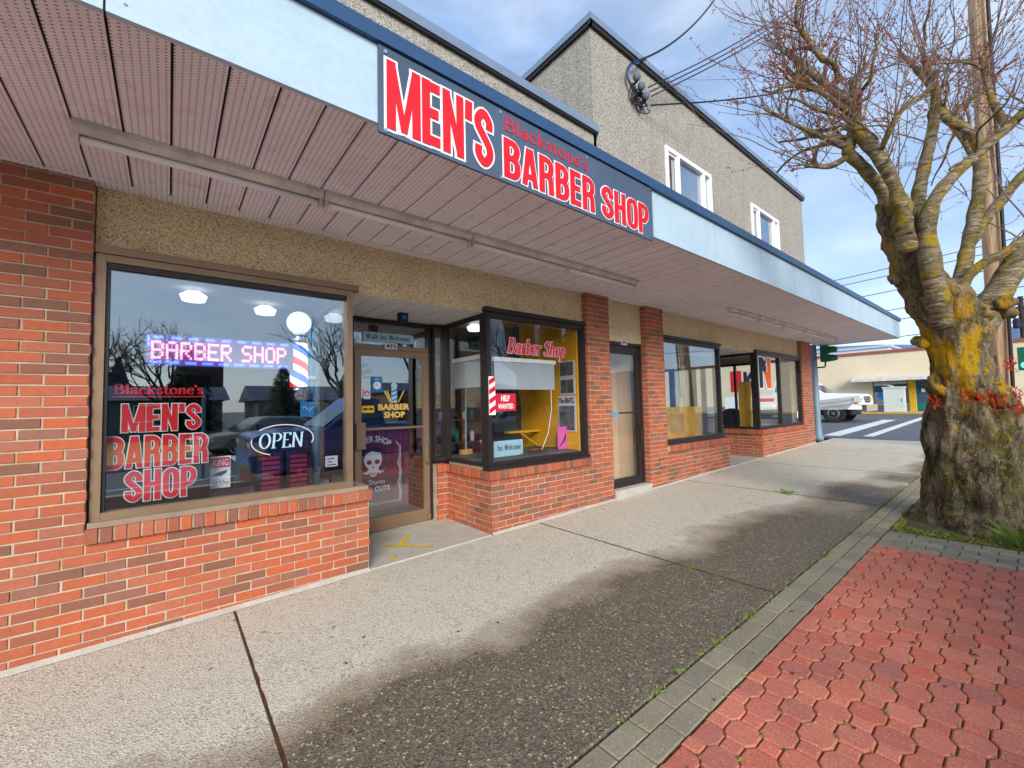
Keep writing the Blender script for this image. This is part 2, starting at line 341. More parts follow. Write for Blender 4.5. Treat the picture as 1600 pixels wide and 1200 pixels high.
M['redplastic'] = mat('dark_red_plastic', srgb(146, 24, 58), .5, .1, 4); M['brownwood'] = mat('dark_wood', srgb(110, 56, 40), .6, .2, 5)
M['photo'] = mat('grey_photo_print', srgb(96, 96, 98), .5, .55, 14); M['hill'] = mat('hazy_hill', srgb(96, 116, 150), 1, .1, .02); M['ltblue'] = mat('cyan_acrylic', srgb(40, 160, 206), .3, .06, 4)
M['housewall'] = mat('house_siding', srgb(120, 122, 120), .9, .08, 1); M['houseroof'] = mat('house_roof', srgb(78, 92, 116), .9, .1, 1)
M['redlet'] = mat('raspberry_vinyl', srgb(206, 34, 56), .5, .08, 5); M['tanwood'] = mat('pine_wood', srgb(188, 140, 80), .6, .2, 5)

# ------------------------------------------------------------------ lettering engine
IMP = {  # condensed heavy capitals: (advance, [(smooth?, closed?, points)])
 'M': (.80, [(0,0,[(.1,0),(.1,1)]),(0,0,[(.70,0),(.70,1)]),(0,0,[(.12,1),(.40,.02)]),(0,0,[(.68,1),(.40,.02)])]),
 'E': (.50, [(0,0,[(.1,0),(.1,1)]),(0,0,[(.1,.915),(.47,.915)]),(0,0,[(.1,.51),(.43,.51)]),(0,0,[(.1,.085),(.47,.085)])]),
 'N': (.60, [(0,0,[(.1,0),(.1,1)]),(0,0,[(.48,0),(.48,1)]),(0,0,[(.1,1),(.48,0)])]),
 "'": (.22, [(0,0,[(.10,1),(.08,.68)])]),
 'S': (.58, [(1,0,[(.45,.66),(.45,.80),(.28,.915),(.11,.80),(.12,.67),(.28,.52),(.44,.36),(.45,.2),(.28,.085),(.11,.2),(.11,.35)])]),
 'B': (.58, [(0,0,[(.1,0),(.1,1)]),(1,0,[(.1,.915),(.30,.915),(.43,.83),(.44,.68),(.34,.54),(.1,.52)]),(1,0,[(.1,.52),(.34,.51),(.45,.40),(.45,.2),(.34,.085),(.1,.085)])]),
 'A': (.60, [(0,0,[(.09,0),(.26,1)]),(0,0,[(.49,0),(.32,1)]),(0,0,[(.16,.25),(.42,.25)])]),
 'R': (.60, [(0,0,[(.1,0),(.1,1)]),(1,0,[(.1,.915),(.31,.915),(.45,.82),(.45,.63),(.34,.49),(.1,.48)]),(1,0,[(.28,.49),(.41,.44),(.45,.32),(.46,0)])]),
 'H': (.60, [(0,0,[(.1,0),(.1,1)]),(0,0,[(.46,0),(.46,1)]),(0,0,[(.1,.52),(.46,.52)])]),
 'O': (.58, [(1,1,[(.1,.25),(.1,.75),(.17,.88),(.28,.915),(.39,.88),(.46,.75),(.46,.25),(.39,.12),(.28,.085),(.17,.12)])]),
 'P': (.56, [(0,0,[(.1,0),(.1,1)]),(1,0,[(.1,.915),(.31,.915),(.45,.82),(.45,.60),(.33,.45),(.1,.44)])]),
 ' ': (.26, [])}
nA = (1,0,[(.13,.42),(.24,.6),(.38,.62),(.45,.48),(.45,0)])
bowl = (1,0,[(.13,.5),(.3,.63),(.47,.52),(.52,.32),(.47,.12),(.3,.02),(.13,.13)])
def stem(x, a, b): return (0,0,[(x,a),(x,b)])
def bar(a, b, y): return (0,0,[(a,y),(b,y)])
SER = {
 'B': (.70,[stem(.14,0,1),bar(0,.2,.025),bar(0,.2,.975),(1,0,[(.14,.97),(.4,.96),(.52,.76),(.4,.55),(.14,.53)]),(1,0,[(.14,.53),(.44,.52),(.6,.28),(.44,.04),(.14,.03)])]),
 'l': (.28,[stem(.13,0,1),bar(0,.26,.025),bar(0,.13,.975)]),
 'a': (.56,[(1,0,[(.08,.5),(.2,.63),(.35,.6),(.42,.45),(.42,.02)]),(1,0,[(.42,.37),(.2,.34),(.08,.18),(.17,.03),(.31,.06),(.42,.17)]),bar(.42,.54,.025)]),
 'c': (.52,[(1,0,[(.46,.5),(.3,.63),(.14,.54),(.08,.32),(.14,.1),(.3,.02),(.47,.14)])]),
 'k': (.60,[stem(.13,0,1),bar(0,.26,.025),bar(0,.13,.975),(0,0,[(.15,.28),(.46,.62)]),(0,0,[(.24,.38),(.5,.0)]),bar(.4,.6,.025),bar(.36,.56,.625)]),
 's': (.46,[(1,0,[(.37,.5),(.22,.63),(.08,.52),(.2,.36),(.37,.2),(.23,.02),(.06,.14)])]),
 't': (.40,[(1,0,[(.17,.86),(.17,.5),(.17,.15),(.26,.02),(.37,.08)]),bar(.03,.35,.62)]),
 'o': (.58,[(1,1,[(.08,.32),(.14,.54),(.28,.63),(.42,.54),(.49,.32),(.42,.1),(.28,.02),(.14,.1)])]),
 'n': (.62,[stem(.13,0,.64),bar(0,.26,.025),bar(0,.13,.62),nA,bar(.34,.57,.025)]),
 'm': (.92,[stem(.13,0,.64),bar(0,.26,.025),nA,(1,0,[(.45,.42),(.56,.6),(.70,.62),(.77,.48),(.77,0)]),bar(.34,.56,.025),bar(.66,.88,.025)]),
 'e': (.54,[bar(.1,.46,.35),(1,0,[(.46,.36),(.42,.56),(.27,.63),(.12,.52),(.08,.3),(.15,.08),(.3,.02),(.47,.14)])]),
 'h': (.62,[stem(.13,0,1),bar(0,.26,.025),bar(0,.13,.975),nA,bar(.34,.57,.025)]),
 'b': (.60,[stem(.13,.02,1),bar(0,.13,.975),bowl]), 'p': (.60,[stem(.13,-.3,.64),bar(0,.26,-.28),bar(0,.13,.62),bowl]),
 'r': (.46,[stem(.13,0,.64),bar(0,.26,.025),bar(0,.13,.62),(1,0,[(.13,.4),(.22,.57),(.34,.63),(.42,.55)])]),
 "'": (.18,[stem(.08,.72,1)]), '-': (.34,[bar(.04,.28,.3)]), ' ': (.3,[]),
 'W': (1.04,[(0,0,[(.12,1),(.3,0)]),(0,0,[(.3,0),(.5,.95)]),(0,0,[(.5,.95),(.7,0)]),(0,0,[(.7,0),(.9,1)]),bar(0,.24,.975),bar(.78,1.0,.975)]),
 'I': (.34,[stem(.16,0,1),bar(.02,.3,.025),bar(.02,.3,.975)]),
 'O': (.78,[(1,1,[(.09,.5),(.16,.8),(.38,.97),(.6,.8),(.67,.5),(.6,.2),(.38,.03),(.16,.2)])]),
 'P': (.64,[stem(.14,0,1),bar(0,.3,.025),bar(0,.2,.975),(1,0,[(.14,.97),(.42,.95),(.56,.73),(.42,.5),(.14,.48)])]),
 'E': (.62,[stem(.14,0,1),bar(0,.54,.025),bar(0,.52,.975),bar(.14,.42,.52),stem(.53,.02,.2),stem(.5,.82,.98)]),
 'N': (.78,[stem(.12,0,1),stem(.62,0,1),(0,0,[(.12,1),(.62,0)]),bar(0,.22,.025),bar(.52,.72,.975)]),
 'S': (.60,[(1,0,[(.5,.78),(.3,.97),(.1,.8),(.16,.62),(.42,.42),(.5,.22),(.28,.03),(.06,.2)])])}
def text_width(s, font, xs, gap=0): return sum(font[c][0]*xs+gap for c in s)
_lay = [0]
def lettering(s, font, h, xs, thick, thin, place, grow=0, shear=0, gap=0, mb=None):
    """strokes of varying width; place(x, y, d) maps letter plane to the world, d = height off the surface"""
    mb = mb or MB(); x0 = 0
    for ch in s:
        adv, strokes = font[ch]
        for k, (sm, cl, pts) in enumerate(strokes):
            P = [(x*xs, y) for x, y in pts]
            P = [Vector((x, y, 0)) for x, y in P]
            if sm: P = catmull(P, 5, cl)
            n = len(P); Ls, Rs = [], []
            if not cl and grow:
                P[0] = P[0]-(P[1]-P[0]).normalized()*grow; P[-1] = P[-1]+(P[-1]-P[-2]).normalized()*grow
            for i in range(n):
                a = P[i]-P[i-1] if (i > 0 or cl) else P[1]-P[0]
                b = P[(i+1) % n]-P[i] if (i < n-1 or cl) else P[-1]-P[-2]
                d = (a.normalized()+b.normalized()).normalized(); nn = Vector((-d.y, d.x, 0))
                kf = (.70 if ch == 'M' else .8 if ch == 'N' else .92) if (font is IMP and not sm and abs(pts[0][0]-pts[-1][0]) > .1 and abs(pts[0][1]-pts[-1][1]) > .1) else 1
                w = kf*(thick*abs(d.y)**1.3+thin*(1-abs(d.y)**1.3))/2+grow
                Ls.append(P[i]+nn*w); Rs.append(P[i]-nn*w)
            lo, hi = -.32-grow, 1+grow
            def pl(q, e): y = max(lo if pts[0][1] < 0 else -grow, min(hi, q.y)); return place(h*(x0+q.x+shear*y), h*y, e)
            _lay[0] += 1; e = (_lay[0] % 7)*.00012
            base = len(mb.v); mb.v += [tuple(pl(q, e+i*3e-5)) for i, q in enumerate(Ls)]+[tuple(pl(q, e+i*3e-5)) for i, q in enumerate(Rs)]
            for i in range(n if cl else n-1):
                j = (i+1) % n; mb.f.append((base+i, base+j, base+n+j, base+n+i))
        x0 += adv*xs+gap
    return mb
def on_y(x, y, z):       # letters readable from the street on a plane facing -Y
    return lambda u, v, d: (x+u, y-d, z+v)
def font_text(s, h, place, width=None, bold=0.0, mb=None):
    cu = bpy.data.curves.new('t', 'FONT'); cu.body = s; cu.size = 1; cu.offset = bold; cu.resolution_u = 2
    o = bpy.data.objects.new('t', cu); COL.objects.link(o)
    me = bpy.data.meshes.new_from_object(o.evaluated_get(bpy.context.evaluated_depsgraph_get()))
    x0 = min(v.co.x for v in me.vertices); x1 = max(v.co.x for v in me.vertices); y1 = max(v.co.y for v in me.vertices); y0 = min(v.co.y for v in me.vertices)
    mb = mb or MB(); sy = h/(y1-y0); sx = (width/(x1-x0)) if width else sy
    mb.add([place((v.co.x-x0)*sx, (v.co.y-y0)*sy, 0) for v in me.vertices], [tuple(p.vertices) for p in me.polygons])
    bpy.data.objects.remove(o); bpy.data.curves.remove(cu); bpy.data.meshes.remove(me); return mb

# ------------------------------------------------------------------ ground, pavement, road
def sheet(x0, x1, y0, y1, dz, step=None):
    mb = MB(); xs = [x0]+[x for x in (-8, 34) if x0 < x < x1]+[x1]
    for a, b in zip(xs, xs[1:]): mb.quad((a,y0,gz(a)+dz), (b,y0,gz(b)+dz), (b,y1,gz(b)+dz), (a,y1,gz(a)+dz))
    return mb
struct('ground', sheet(-700, 900, -700, 700, -.20), M['asphalt'])
# main pavement bed under the slabs
C, B, ZS = .0677, .2032, .636
bed = struct('sidewalk', MB().box(-9, 14, -2.59, .02, -.45, -.3), M['soil'])
bed.data.vertices  # kept simple: a bed the slabs sit on
mb = MB(); x0, x1 = -9.0, 14.0
mb.add([(x,y,gz(x)+d) for x in (x0,x1) for y in (-2.6,.0) for d in (-.16,-.03)], [(0,1,3,2),(4,6,7,5),(0,4,5,1),(2,3,7,6),(1,5,7,3),(0,2,6,4)])
bed.data.clear_geometry(); bed.data.from_pydata(mb.v, [], mb.f); bed.data.update()
def slab(x0, x1, y0, y1, sk0=0, sk1=0, top=0, th=.028, ch=.006):
    mb = MB(); P = [(x0+sk0*-y0,y0),(x1+sk1*-y0,y0),(x1,y1),(x0,y1)]
    cx, cy = (x0+x1)/2, (y0+y1)/2
    f = lambda x, y, d, i: (x+(i if x < cx else -i), y+(i if y < cy else -i), gz(x)+d)
    v = [f(x,y,-th,0) for x,y in P]+[f(x,y,top-ch,0) for x,y in P]+[f(x,y,top,ch) for x,y in P]
    mb.add(v, [(0,1,5,4),(1,2,6,5),(2,3,7,6),(3,0,4,7),(4,5,9,8),(5,6,10,9),(6,7,11,10),(7,4,8,11),(8,9,10,11)]); return mb
jx = [-9, -4.1, -1.03, 2.06, 5.5, 8.2, 11.0, 13.95]
for i in range(len(jx)-1):
    g = .006 if jx[i] > -3 else .004
    slab(jx[i]+g, jx[i+1]-g, -2.585, -.003, 0, 0).build('slab', M['walk'], bed, fix=True)
for xj, ext in ((-1.03, 0), (2.06, 0), (5.5, 0), (8.2, 0), (11.0, 0)):
    mb = MB(); n = 60
    for i in range(n):
        ya, yb = -2.58+2.57*i/n, -2.58+2.57*(i+1)/n; wv = lambda y: .009+.006*noise.noise(Vector((y*9, xj, 0)))+(.010*max(0, noise.noise(Vector((y*2.3, xj, 5)))) if xj > 0 else -.003)
        mb.quad((xj-wv(ya),ya,gz(xj)+.0006), (xj+wv(ya),ya,gz(xj)+.0010), (xj+wv(yb),yb,gz(xj)+.0010), (xj-wv(yb),yb,gz(xj)+.0006))
    mb.build('joint_filling', M['joint'] if xj > 0 else M['rust'], bed)
# weathered mortar skirt along the foot of the wall
mb = MB()
for xa, xb in ((-6, 0.0), (1.37, 3.55), (4.48, 7.25), (8.83, 12.4)):
    n = max(2, int((xb-xa)/.12)); 
    for i in range(n):
        a = xa+(xb-xa)*i/n; b2 = xa+(xb-xa)*(i+1)/n
        w0 = -.035-.02*noise.noise(Vector((a*3,0,0))); w1 = -.035-.02*noise.noise(Vector((b2*3,0,0)))
        mb.quad((a,w0,gz(a)+.004), (b2,w1,gz(b2)+.004), (b2,.0,gz(b2)+.03), (a,.0,gz(a)+.03))
mb.build('mortar_skirt', M['concrete'], bed)
# recess floors
r1 = struct('doorway_floor', slab(.0, 1.37, .0, 1.2, top=.012, th=.1), M['concrete'])
struct('doorway_floor', slab(7.25, 8.83, .0, 1.3, top=.012, th=.1), M['concrete'])
# grey border pavers
bord = struct('paver_border', sheet(-4, 14, -2.83, -2.595, -.011), M['joint'])
def paver_mesh(poly, name, h=.04, ch=.006):
    cx = sum(p[0] for p in poly)/len(poly); cy = sum(p[1] for p in poly)/len(poly); n = len(poly)
    def ins(p, k): d = Vector((p[0]-cx, p[1]-cy)); return (p[0]-d.x/d.length*k, p[1]-d.y/d.length*k)
    v = [(*p, -h) for p in poly]+[(*p, -ch) for p in poly]+[(*ins(p, ch*1.2), 0) for p in poly]
    f = [(i,(i+1)%n,n+(i+1)%n,n+i) for i in range(n)]+[(n+i,n+(i+1)%n,2*n+(i+1)%n,2*n+i) for i in range(n)]+[tuple(range(2*n,3*n))]
    me = bpy.data.meshes.new(name); me.from_pydata(v, [], f); me.update(); return me
tilt = math.atan(GS)
def place_piece(me, name, parent, x, y, m, rz=0, dz=0):
    if not me.materials: me.materials.append(m)
    o = bpy.data.objects.new(name, me); COL.objects.link(o); o.parent = parent
    o.location = (x, y, gz(x)+dz+rnd.uniform(-.0025, .002)); o.rotation_euler = (rnd.gauss(0,.004), -tilt+rnd.gauss(0,.005), rz+rnd.gauss(0,.008)); return o
def rect(w, d): return [(-w/2,-d/2),(w/2,-d/2),(w/2,d/2),(-w/2,d/2)]
gp = paver_mesh(rect(.209, .106), 'paver'); gpx = paver_mesh(rect(.106, .209), 'paver')
gph = paver_mesh(rect(.106, .102), 'paver')
gr = MB()
def dump(me, x, y, mb):
    o = len(mb.v); mb.v += [(x+v.co.x, y+v.co.y, gz(x)+v.co.z) for v in me.vertices]; mb.f += [tuple(o+i for i in p.vertices) for p in me.polygons]
for row, yy in ((0, -2.655), (1, -2.77)):
    x = -1.6+row*.1
    while x < 13.6:
        if x < 9.2: place_piece(gp, 'paver', bord, x, yy, M['grey'])
        else: dump(gp, x, yy, gr)
        x += .2165
gr.build('distant_pavers', M['grey'], bord, kind='stuff')
band = struct('cross_border', sheet(3.79, 4.385, -5.2, -2.832, -.011), M['joint'])
for k in range(5):
    y = -2.94-(k % 2)*.108
    if k % 2: place_piece(gph, 'paver', band, 3.85+k*.1165, -2.887, M['grey'])
    while y > -4.6:
        place_piece(gpx, 'paver', band, 3.85+k*.1165, y, M['grey']); y -= .2165
# red octagon pavers
redb = struct('red_paving', sheet(-5, 3.79, -5.0, -2.832, -.011), M['joint'])
s_ = .0032
OCT = [(-.072+s_,-.0405),(-.036,-.0675+s_),(.036,-.0675+s_),(.072-s_,-.0405),(.072-s_,.0405),(.036,.0675-s_),(-.036,.0675-s_),(-.072+s_,.0405)]
def clip(poly, fn):     # keep fn(p) >= 0
    out = []
    for i, p in enumerate(poly):
        q = poly[(i+1) % len(poly)]; a, b = fn(p), fn(q)
        if a >= 0: out.append(p)
        if a*b < 0: t = a/(a-b); out.append((p[0]+(q[0]-p[0])*t, p[1]+(q[1]-p[1])*t))
    return out
oct_me = paver_mesh(OCT, 'octagon_paver'); rec_me = paver_mesh(rect(.072-2*s_, .081-2*s_), 'connector_paver')
far = MB()
for j in range(0, 21):
    cy = -2.87-.108*j
    for i in range(-12, 20):
        cx = .2165*i+(.10825 if j % 2 else 0)+.0
        for kind, me, px in (('octagon_paver', oct_me, cx), ('connector_paver', rec_me, cx+.10825)):
            if px > 3.79: continue
            poly = OCT if kind[0] == 'o' else rect(.072-2*s_, .081-2*s_)
            c = clip(clip([(px+a, cy+b) for a, b in poly], lambda q: -2.836-q[1]), lambda q: 3.785-q[0])
            if len(c) < 3: continue
            area = abs(sum(c[k][0]*c[(k+1) % len(c)][1]-c[(k+1) % len(c)][0]*c[k][1] for k in range(len(c))))/2
            if area < .0006: continue
            cut = area < .95*abs(sum(poly[k][0]*poly[(k+1) % len(poly)][1]-poly[(k+1) % len(poly)][0]*poly[k][1] for k in range(len(poly))))/2
            mm = paver_mesh([(a-px, b-cy) for a, b in c], kind) if cut else me
            if px > -.15 and cy > -4.0: place_piece(mm, kind, redb, px, cy, M['red'])
            else: dump(mm, px, cy, far)
far.build('far_pavers', M['red'], redb, kind='stuff')
far2 = struct('red_paving', sheet(6.3, 13.9, -5.2, -2.832, -.02), M['red'])
struct('tree_pit', sheet(4.385, 6.3, -5.2, -2.832, -.012), M['soil'])
# kerb and street on the camera's own side, street behind
kb = MB(); kb.add([(x,y,gz(x)+d) for x in (-60,14) for y in (-5.2,-5.0) for d in (-.2,.0)], [(0,1,3,2),(4,6,7,5),(0,4,5,1),(2,3,7,6),(1,5,7,3),(0,2,6,4)])
struct('kerb', kb, M['concrete'])
struct('side_street', sheet(14, 30.0, -60, 60, -.012), M['asphalt'])
for nm, (a, b, c, d) in (('crosswalk_stripe', (14.75, 23.3, .02, .47)), ('crosswalk_stripe', (14.95, 25.3, -.76, -.5))):
    struct(nm, sheet(a, b, c, d, -.006), M['paint'])
struct('far_sidewalk', MB().box(28.9, 30.5, -40, 60, .3, .655), M['concrete'])
struct('yellow_kerb', MB().box(28.72, 28.9, -6, 3.4, .3, .66), M['yellow'])
struct('opposite_verge', sheet(-60, 60, -30, -13.6, -.12), M['grass'])
mb = MB(); pr = random.Random(3)
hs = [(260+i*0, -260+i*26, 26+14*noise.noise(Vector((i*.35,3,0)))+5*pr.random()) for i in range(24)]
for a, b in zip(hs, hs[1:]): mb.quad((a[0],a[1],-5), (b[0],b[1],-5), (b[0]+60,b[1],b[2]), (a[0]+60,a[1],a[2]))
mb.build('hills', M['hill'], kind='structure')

# ------------------------------------------------------------------ bricks
_bm = {}
def brick_mesh(L_, H_, D_=.03):
    k = (round(L_, 3), round(H_, 3), D_)
    if k not in _bm:
        a, b, c = L_/2, H_/2, .0025
        v = [(-a,D_,-b),(a,D_,-b),(a,D_,b),(-a,D_,b),(-a,c,-b),(a,c,-b),(a,c,b),(-a,c,b),(-a+c,0,-b+c),(a-c,0,-b+c),(a-c,0,b-c),(-a+c,0,b-c)]
        f = [(0,1,5,4),(1,2,6,5),(2,3,7,6),(3,0,4,7),(4,5,9,8),(5,6,10,9),(6,7,11,10),(7,4,8,11),(8,9,10,11)]
        me = bpy.data.meshes.new('brick'); me.from_pydata(v, [], f); me.update(); _bm[k] = me
    return _bm[k]
class Bricks:
    def __init__(s, root, m): s.root, s.m, s.q = root, m, []
    def wall(s, parent, o, ang, length, z0, z1, off=0.0, end_half=False):
        """o: start point at z=0; ang: direction of the wall as seen left to right from outside"""
        k0 = math.floor((z0-ZS)/C); k1 = math.ceil((z1-ZS)/C)
        for k in range(k0, k1):
            za, zb = ZS+k*C+.005, ZS+(k+1)*C-.005
            za, zb = max(za, z0), min(zb, z1)
            if zb-za < .012: continue
            x = -((.5 if k % 2 else 0)+off)*B
            while x < length:
                a, b = max(x+.005, 0), min(x+B-.005, length)
                x += B
                if b-a < .025: continue
                s.q.append((parent, Vector((o[0]+math.cos(ang)*(a+b)/2, o[1]+math.sin(ang)*(a+b)/2, (za+zb)/2)), ang, brick_mesh(b-a, zb-za)))
    def row(s, parent, o, ang, length, z0, z1, pitch=.0695, dep=.09):
        n = max(1, round(length/pitch)); p = length/n
        for i in range(n):
            c = (i+.5)*p; s.q.append((parent, Vector((o[0]+math.cos(ang)*c, o[1]+math.sin(ang)*c, (z0+z1)/2)), ang, brick_mesh(p-.011, z1-z0, dep)))
    def finish(s, limit=300):
        s.q.sort(key=lambda q: (q[1]-CAM).length); o0 = ORG[s.root.name]; rest = MB()
        for i, (par, P, ang, me) in enumerate(s.q):
            if not me.materials: me.materials.append(M['brick'])
            J = Vector((rnd.gauss(0,.0012), rnd.gauss(0,.0014), rnd.gauss(0,.0008)))
            if i < limit:
                o = bpy.data.objects.new('brick', me); COL.objects.link(o); o.parent = par; o.location = P+J-o0
                o.rotation_euler = (0, rnd.gauss(0,.003), ang+rnd.gauss(0,.003))
            else:
                mt = Matrix.Translation(P+J) @ Matrix.Rotation(ang, 4, 'Z'); b = len(rest.v)
                rest.v += [tuple(mt @ v.co) for v in me.vertices]; rest.f += [tuple(b+j for j in p.vertices) for p in me.polygons]
        if rest.v: rest.build('remaining_bricks', s.m, s.root, kind='stuff')

def frame_y(x0, x1, z0, z1, y, w, d, mull=()):      # rectangular frame in a plane facing -Y
    mb = MB(); mb.box(x0, x0+w, y, y+d, z0, z1); mb.box(x1-w, x1, y, y+d, z0, z1)
    mb.box(x0+w, x1-w, y+.002, y+d-.002, z0, z0+w); mb.box(x0+w, x1-w, y+.002, y+d-.002, z1-w, z1)
    for mx_ in mull: mb.box(mx_-w/2, mx_+w/2, y+.003, y+d-.003, z0+w, z1-w)
    return mb
def frame_x(y0, y1, z0, z1, x, w, d, mull=()):
    mb = MB(); mb.box(x, x+d, y0, y0+w, z0, z1); mb.box(x, x+d, y1-w, y1, z0, z1)
    mb.box(x+.002, x+d-.002, y0+w, y1-w, z0, z0+w); mb.box(x+.002, x+d-.002, y0+w, y1-w, z1-w, z1)
    for my in mull: mb.box(x+.003, x+d-.003, my-w/2, my+w/2, z0+w, z1-w)
    return mb

# ------------------------------------------------------------------ one-storey barber shop
shop = thing('barber_shop_building', 'one storey brick and pebble dash shop with the barber windows and recessed door', 'building', (0, 2.5, 0))
bk = Bricks(shop, M['brick']); REC = .006
w = MB().box(-7, -1.835-REC, REC, .35, -.4, 3.1).build('brick_pier', M['mortar'], shop); bk.wall(w, (-3.9, 0), 0, 3.9-1.835, ZS, 3.06, off=.35)
w = MB().box(-1.8415, -REC, REC, .25, -.4, ZS).build('low_brick_wall', M['mortar'], shop); bk.wall(w, (-3.9, 0), 0, 3.9, -.12, ZS, off=.35)
w2 = MB().box(-1.835, -.003, -.022, .2, ZS+.004, ZS+.088).build('window_ledge', M['mortar'], shop); bk.row(w2, (-1.84, -.034), 0, 1.86, ZS, ZS+.094)
MB().add([(-1.83,-.02,ZS+.096),(0,-.02,ZS+.096),(0,.06,ZS+.125),(-1.83,.06,ZS+.125)], [(0,1,2,3)])
w = MB().box(1.37+REC, 3.06, REC, .25, -.4, ZS).build('low_brick_wall', M['mortar'], shop); bk.wall(w, (1.37, 0), 0, 2.18, -.1, ZS, off=.0)
w2 = MB().box(1.36, 3.04, -.022, .2, ZS+.004, ZS+.088).build('window_ledge', M['mortar'], shop); bk.row(w2, (1.345, -.034), 0, 1.70, ZS, ZS+.094)
# return wall of the projecting window, facing -X : left-to-right from outside runs towards -Y
w = MB().box(1.37+REC, 1.6, .25, .94, -.4, ZS).build('return_brick_wall', M['mortar'], shop); bk.wall(w, (1.37, .94), -math.pi/2, .94, -.1, ZS, off=.1)
w2 = MB().box(1.352, 1.55, .2, .93, ZS+.004, ZS+.088).build('window_ledge', M['mortar'], shop); bk.row(w2, (1.34, .94), -math.pi/2, .97, ZS, ZS+.094)
w = MB().box(1.22+REC, 1.38, .94+REC, 1.2, -.4, ZS+.09).build('door_side_pier', M['mortar'], shop); bk.wall(w, (1.22, .94), 0, .155, -.1, ZS, off=0); bk.row(w, (1.21, .92), 0, .14, ZS, ZS+.094, dep=.05)
w = MB().box(3.06+REC, 3.55-REC, REC, .3, -.4, 3.05).build('brick_pillar', M['mortar'], shop); bk.wall(w, (3.06, 0), 0, .49, ZS, 3.05, off=.3)
bk.wall(w, (3.06, .10), -math.pi/2, .10, .7, 3.05, off=.4)
bk.finish()
M['cap'] = mat('weathered_brown_cap', srgb(150, 134, 114), .8, .2, 6, .3, 90)
# sloped ledge caps
for (xa, xb) in ((-1.83, -.0), (1.36, 3.04)):
    MB().add([(xa,-.028,ZS+.0945),(xb,-.028,ZS+.0945),(xb,.09,ZS+.135),(xa,.09,ZS+.135),(xa,-.026,ZS+.09),(xb,-.026,ZS+.09),(xb,.09,ZS+.09),(xa,.09,ZS+.09)], [(0,1,2,3)]) 
MB().box(-1.83, -.01, .0, .2, ZS+.09, ZS+.128).build('ledge_cap', M['cap'], shop)
MB().box(1.385, 3.03, .0, .2, ZS+.09, ZS+.128).build('ledge_cap', M['cap'], shop)
MB().box(1.385, 1.5, .2, .93, ZS+.09, ZS+.128).build('ledge_cap', M['cap'], shop)
# pebble dash header and parapet
MB().box(-1.835, 3.06, .09, .4, 2.545, 3.06).build('pebble_dash_header', M['stucco'], shop)
MB().box(-9, 3.4, .0, .25, 3.06, 5.42).build('parapet_wall', M['stucco_up'], shop)
cp = MB().box(-9, 3.40, -.06, .32, 5.42, 5.53).build('parapet_coping', M['coping'], shop)
MB().box(-9, 3.39, -.045, -.005, 5.395, 5.42).build('drip_edge', M['dark'], cp)
MB().box(-9, 3.3, .25, 9, 4.6, 4.7).build('roof', M['roof'], shop)
# window 1
wd = frame_y(-1.825, -.135, .765, 2.545, .035, .05, .09).build('display_window', M['bronze'], shop)
MB().box(-1.775, -.185, .075, .083, .815, 2.495).build('pane', M['glass'], wd)
MB().box(-1.775, -.185, .05, .064, 2.455, 2.494).build('head_bead', M['dark'], wd); MB().box(-1.774, -1.755, .05, .064, .815, 2.45).build('side_bead', M['dark'], wd)
MB().box(-1.83, -.08, .02, .13, 2.548, 2.60).build('head_flashing', M['bronze'], wd)
MB().box(-.135, -.10, .04, 1.06, .73, 2.545).build('corner_post', M['bronze'], wd) if 0 else None
ws = frame_x(.13, 1.05, .765, 2.545, -.18, .05, .06).build('side_window', M['bronze'], shop); MB().box(-.155, -.147, .18, 1.0, .815, 2.495).build('pane', M['glass'], ws)
MB().box(-.2, -.012, .25, 1.05, -.2, .76).build('return_wall', M['mortar'], shop)
# recess soffit
so_ = MB().box(-.12, 1.42, .1, 1.2, 2.56, 2.6).build('recess_soffit', M['groove'], shop)
x = -.12
while x < 1.40: MB().box(x+.004, min(x+.2, 1.41), .1, 1.1, 2.543, 2.559).build('slat', M['white'], so_); x += .207
# door
dr = frame_y(.17, 1.21, .02, 2.535, 1.05, .045, .1).build('entrance_frame', M['dark'], shop)
MB().box(.215, 1.165, 1.052, 1.14, 2.17, 2.225).build('transom_bar', M['bronze'], dr); MB().box(.215, 1.165, 1.09, 1.098, 2.225, 2.49).build('transom_pane', M['glass'], dr)
dl = MB(); dl.box(.22, .295, 1.035, 1.085, .03, 2.165); dl.box(1.085, 1.16, 1.035, 1.085, .03, 2.165); dl.box(.295, 1.085, 1.037, 1.083, 2.085, 2.165); dl.box(.295, 1.085, 1.037, 1.083, .03, .19)
dl = dl.build('door', M['bronze'], shop)
MB().box(.295, 1.085, 1.058, 1.066, .19, 2.085).build('pane', M['glass'], dl)
MB().box(.295, 1.085, 1.03, 1.05, 1.21, 1.235).build('push_bar', M['bronze'], dl)
MB().box(.205, .325, .985, 1.034, 1.0, 1.30).build('handle', M['bronze'], dl); MB().box(.19, .215, .97, 1.03, 1.0, 1.30).build('handle_guard', M['dark'], dl)
MB().tube([(1.12,1.03,.75),(1.10,.985,.78),(1.10,.985,1.0),(1.12,1.03,1.03)], .014, 8).build('pull_handle', M['bronze'], dl)
MB().lathe((1.135,1.01,.1), [(.022,-.03),(.022,.03)], 10).build('pivot', M['bronze'], dl)
sl = frame_y(1.21, 1.40, .765, 2.535, 1.0, .03, .08).build('side_light', M['dark'], shop); MB().box(1.24, 1.37, 1.03, 1.038, .795, 2.505).build('pane', M['glass'], sl)
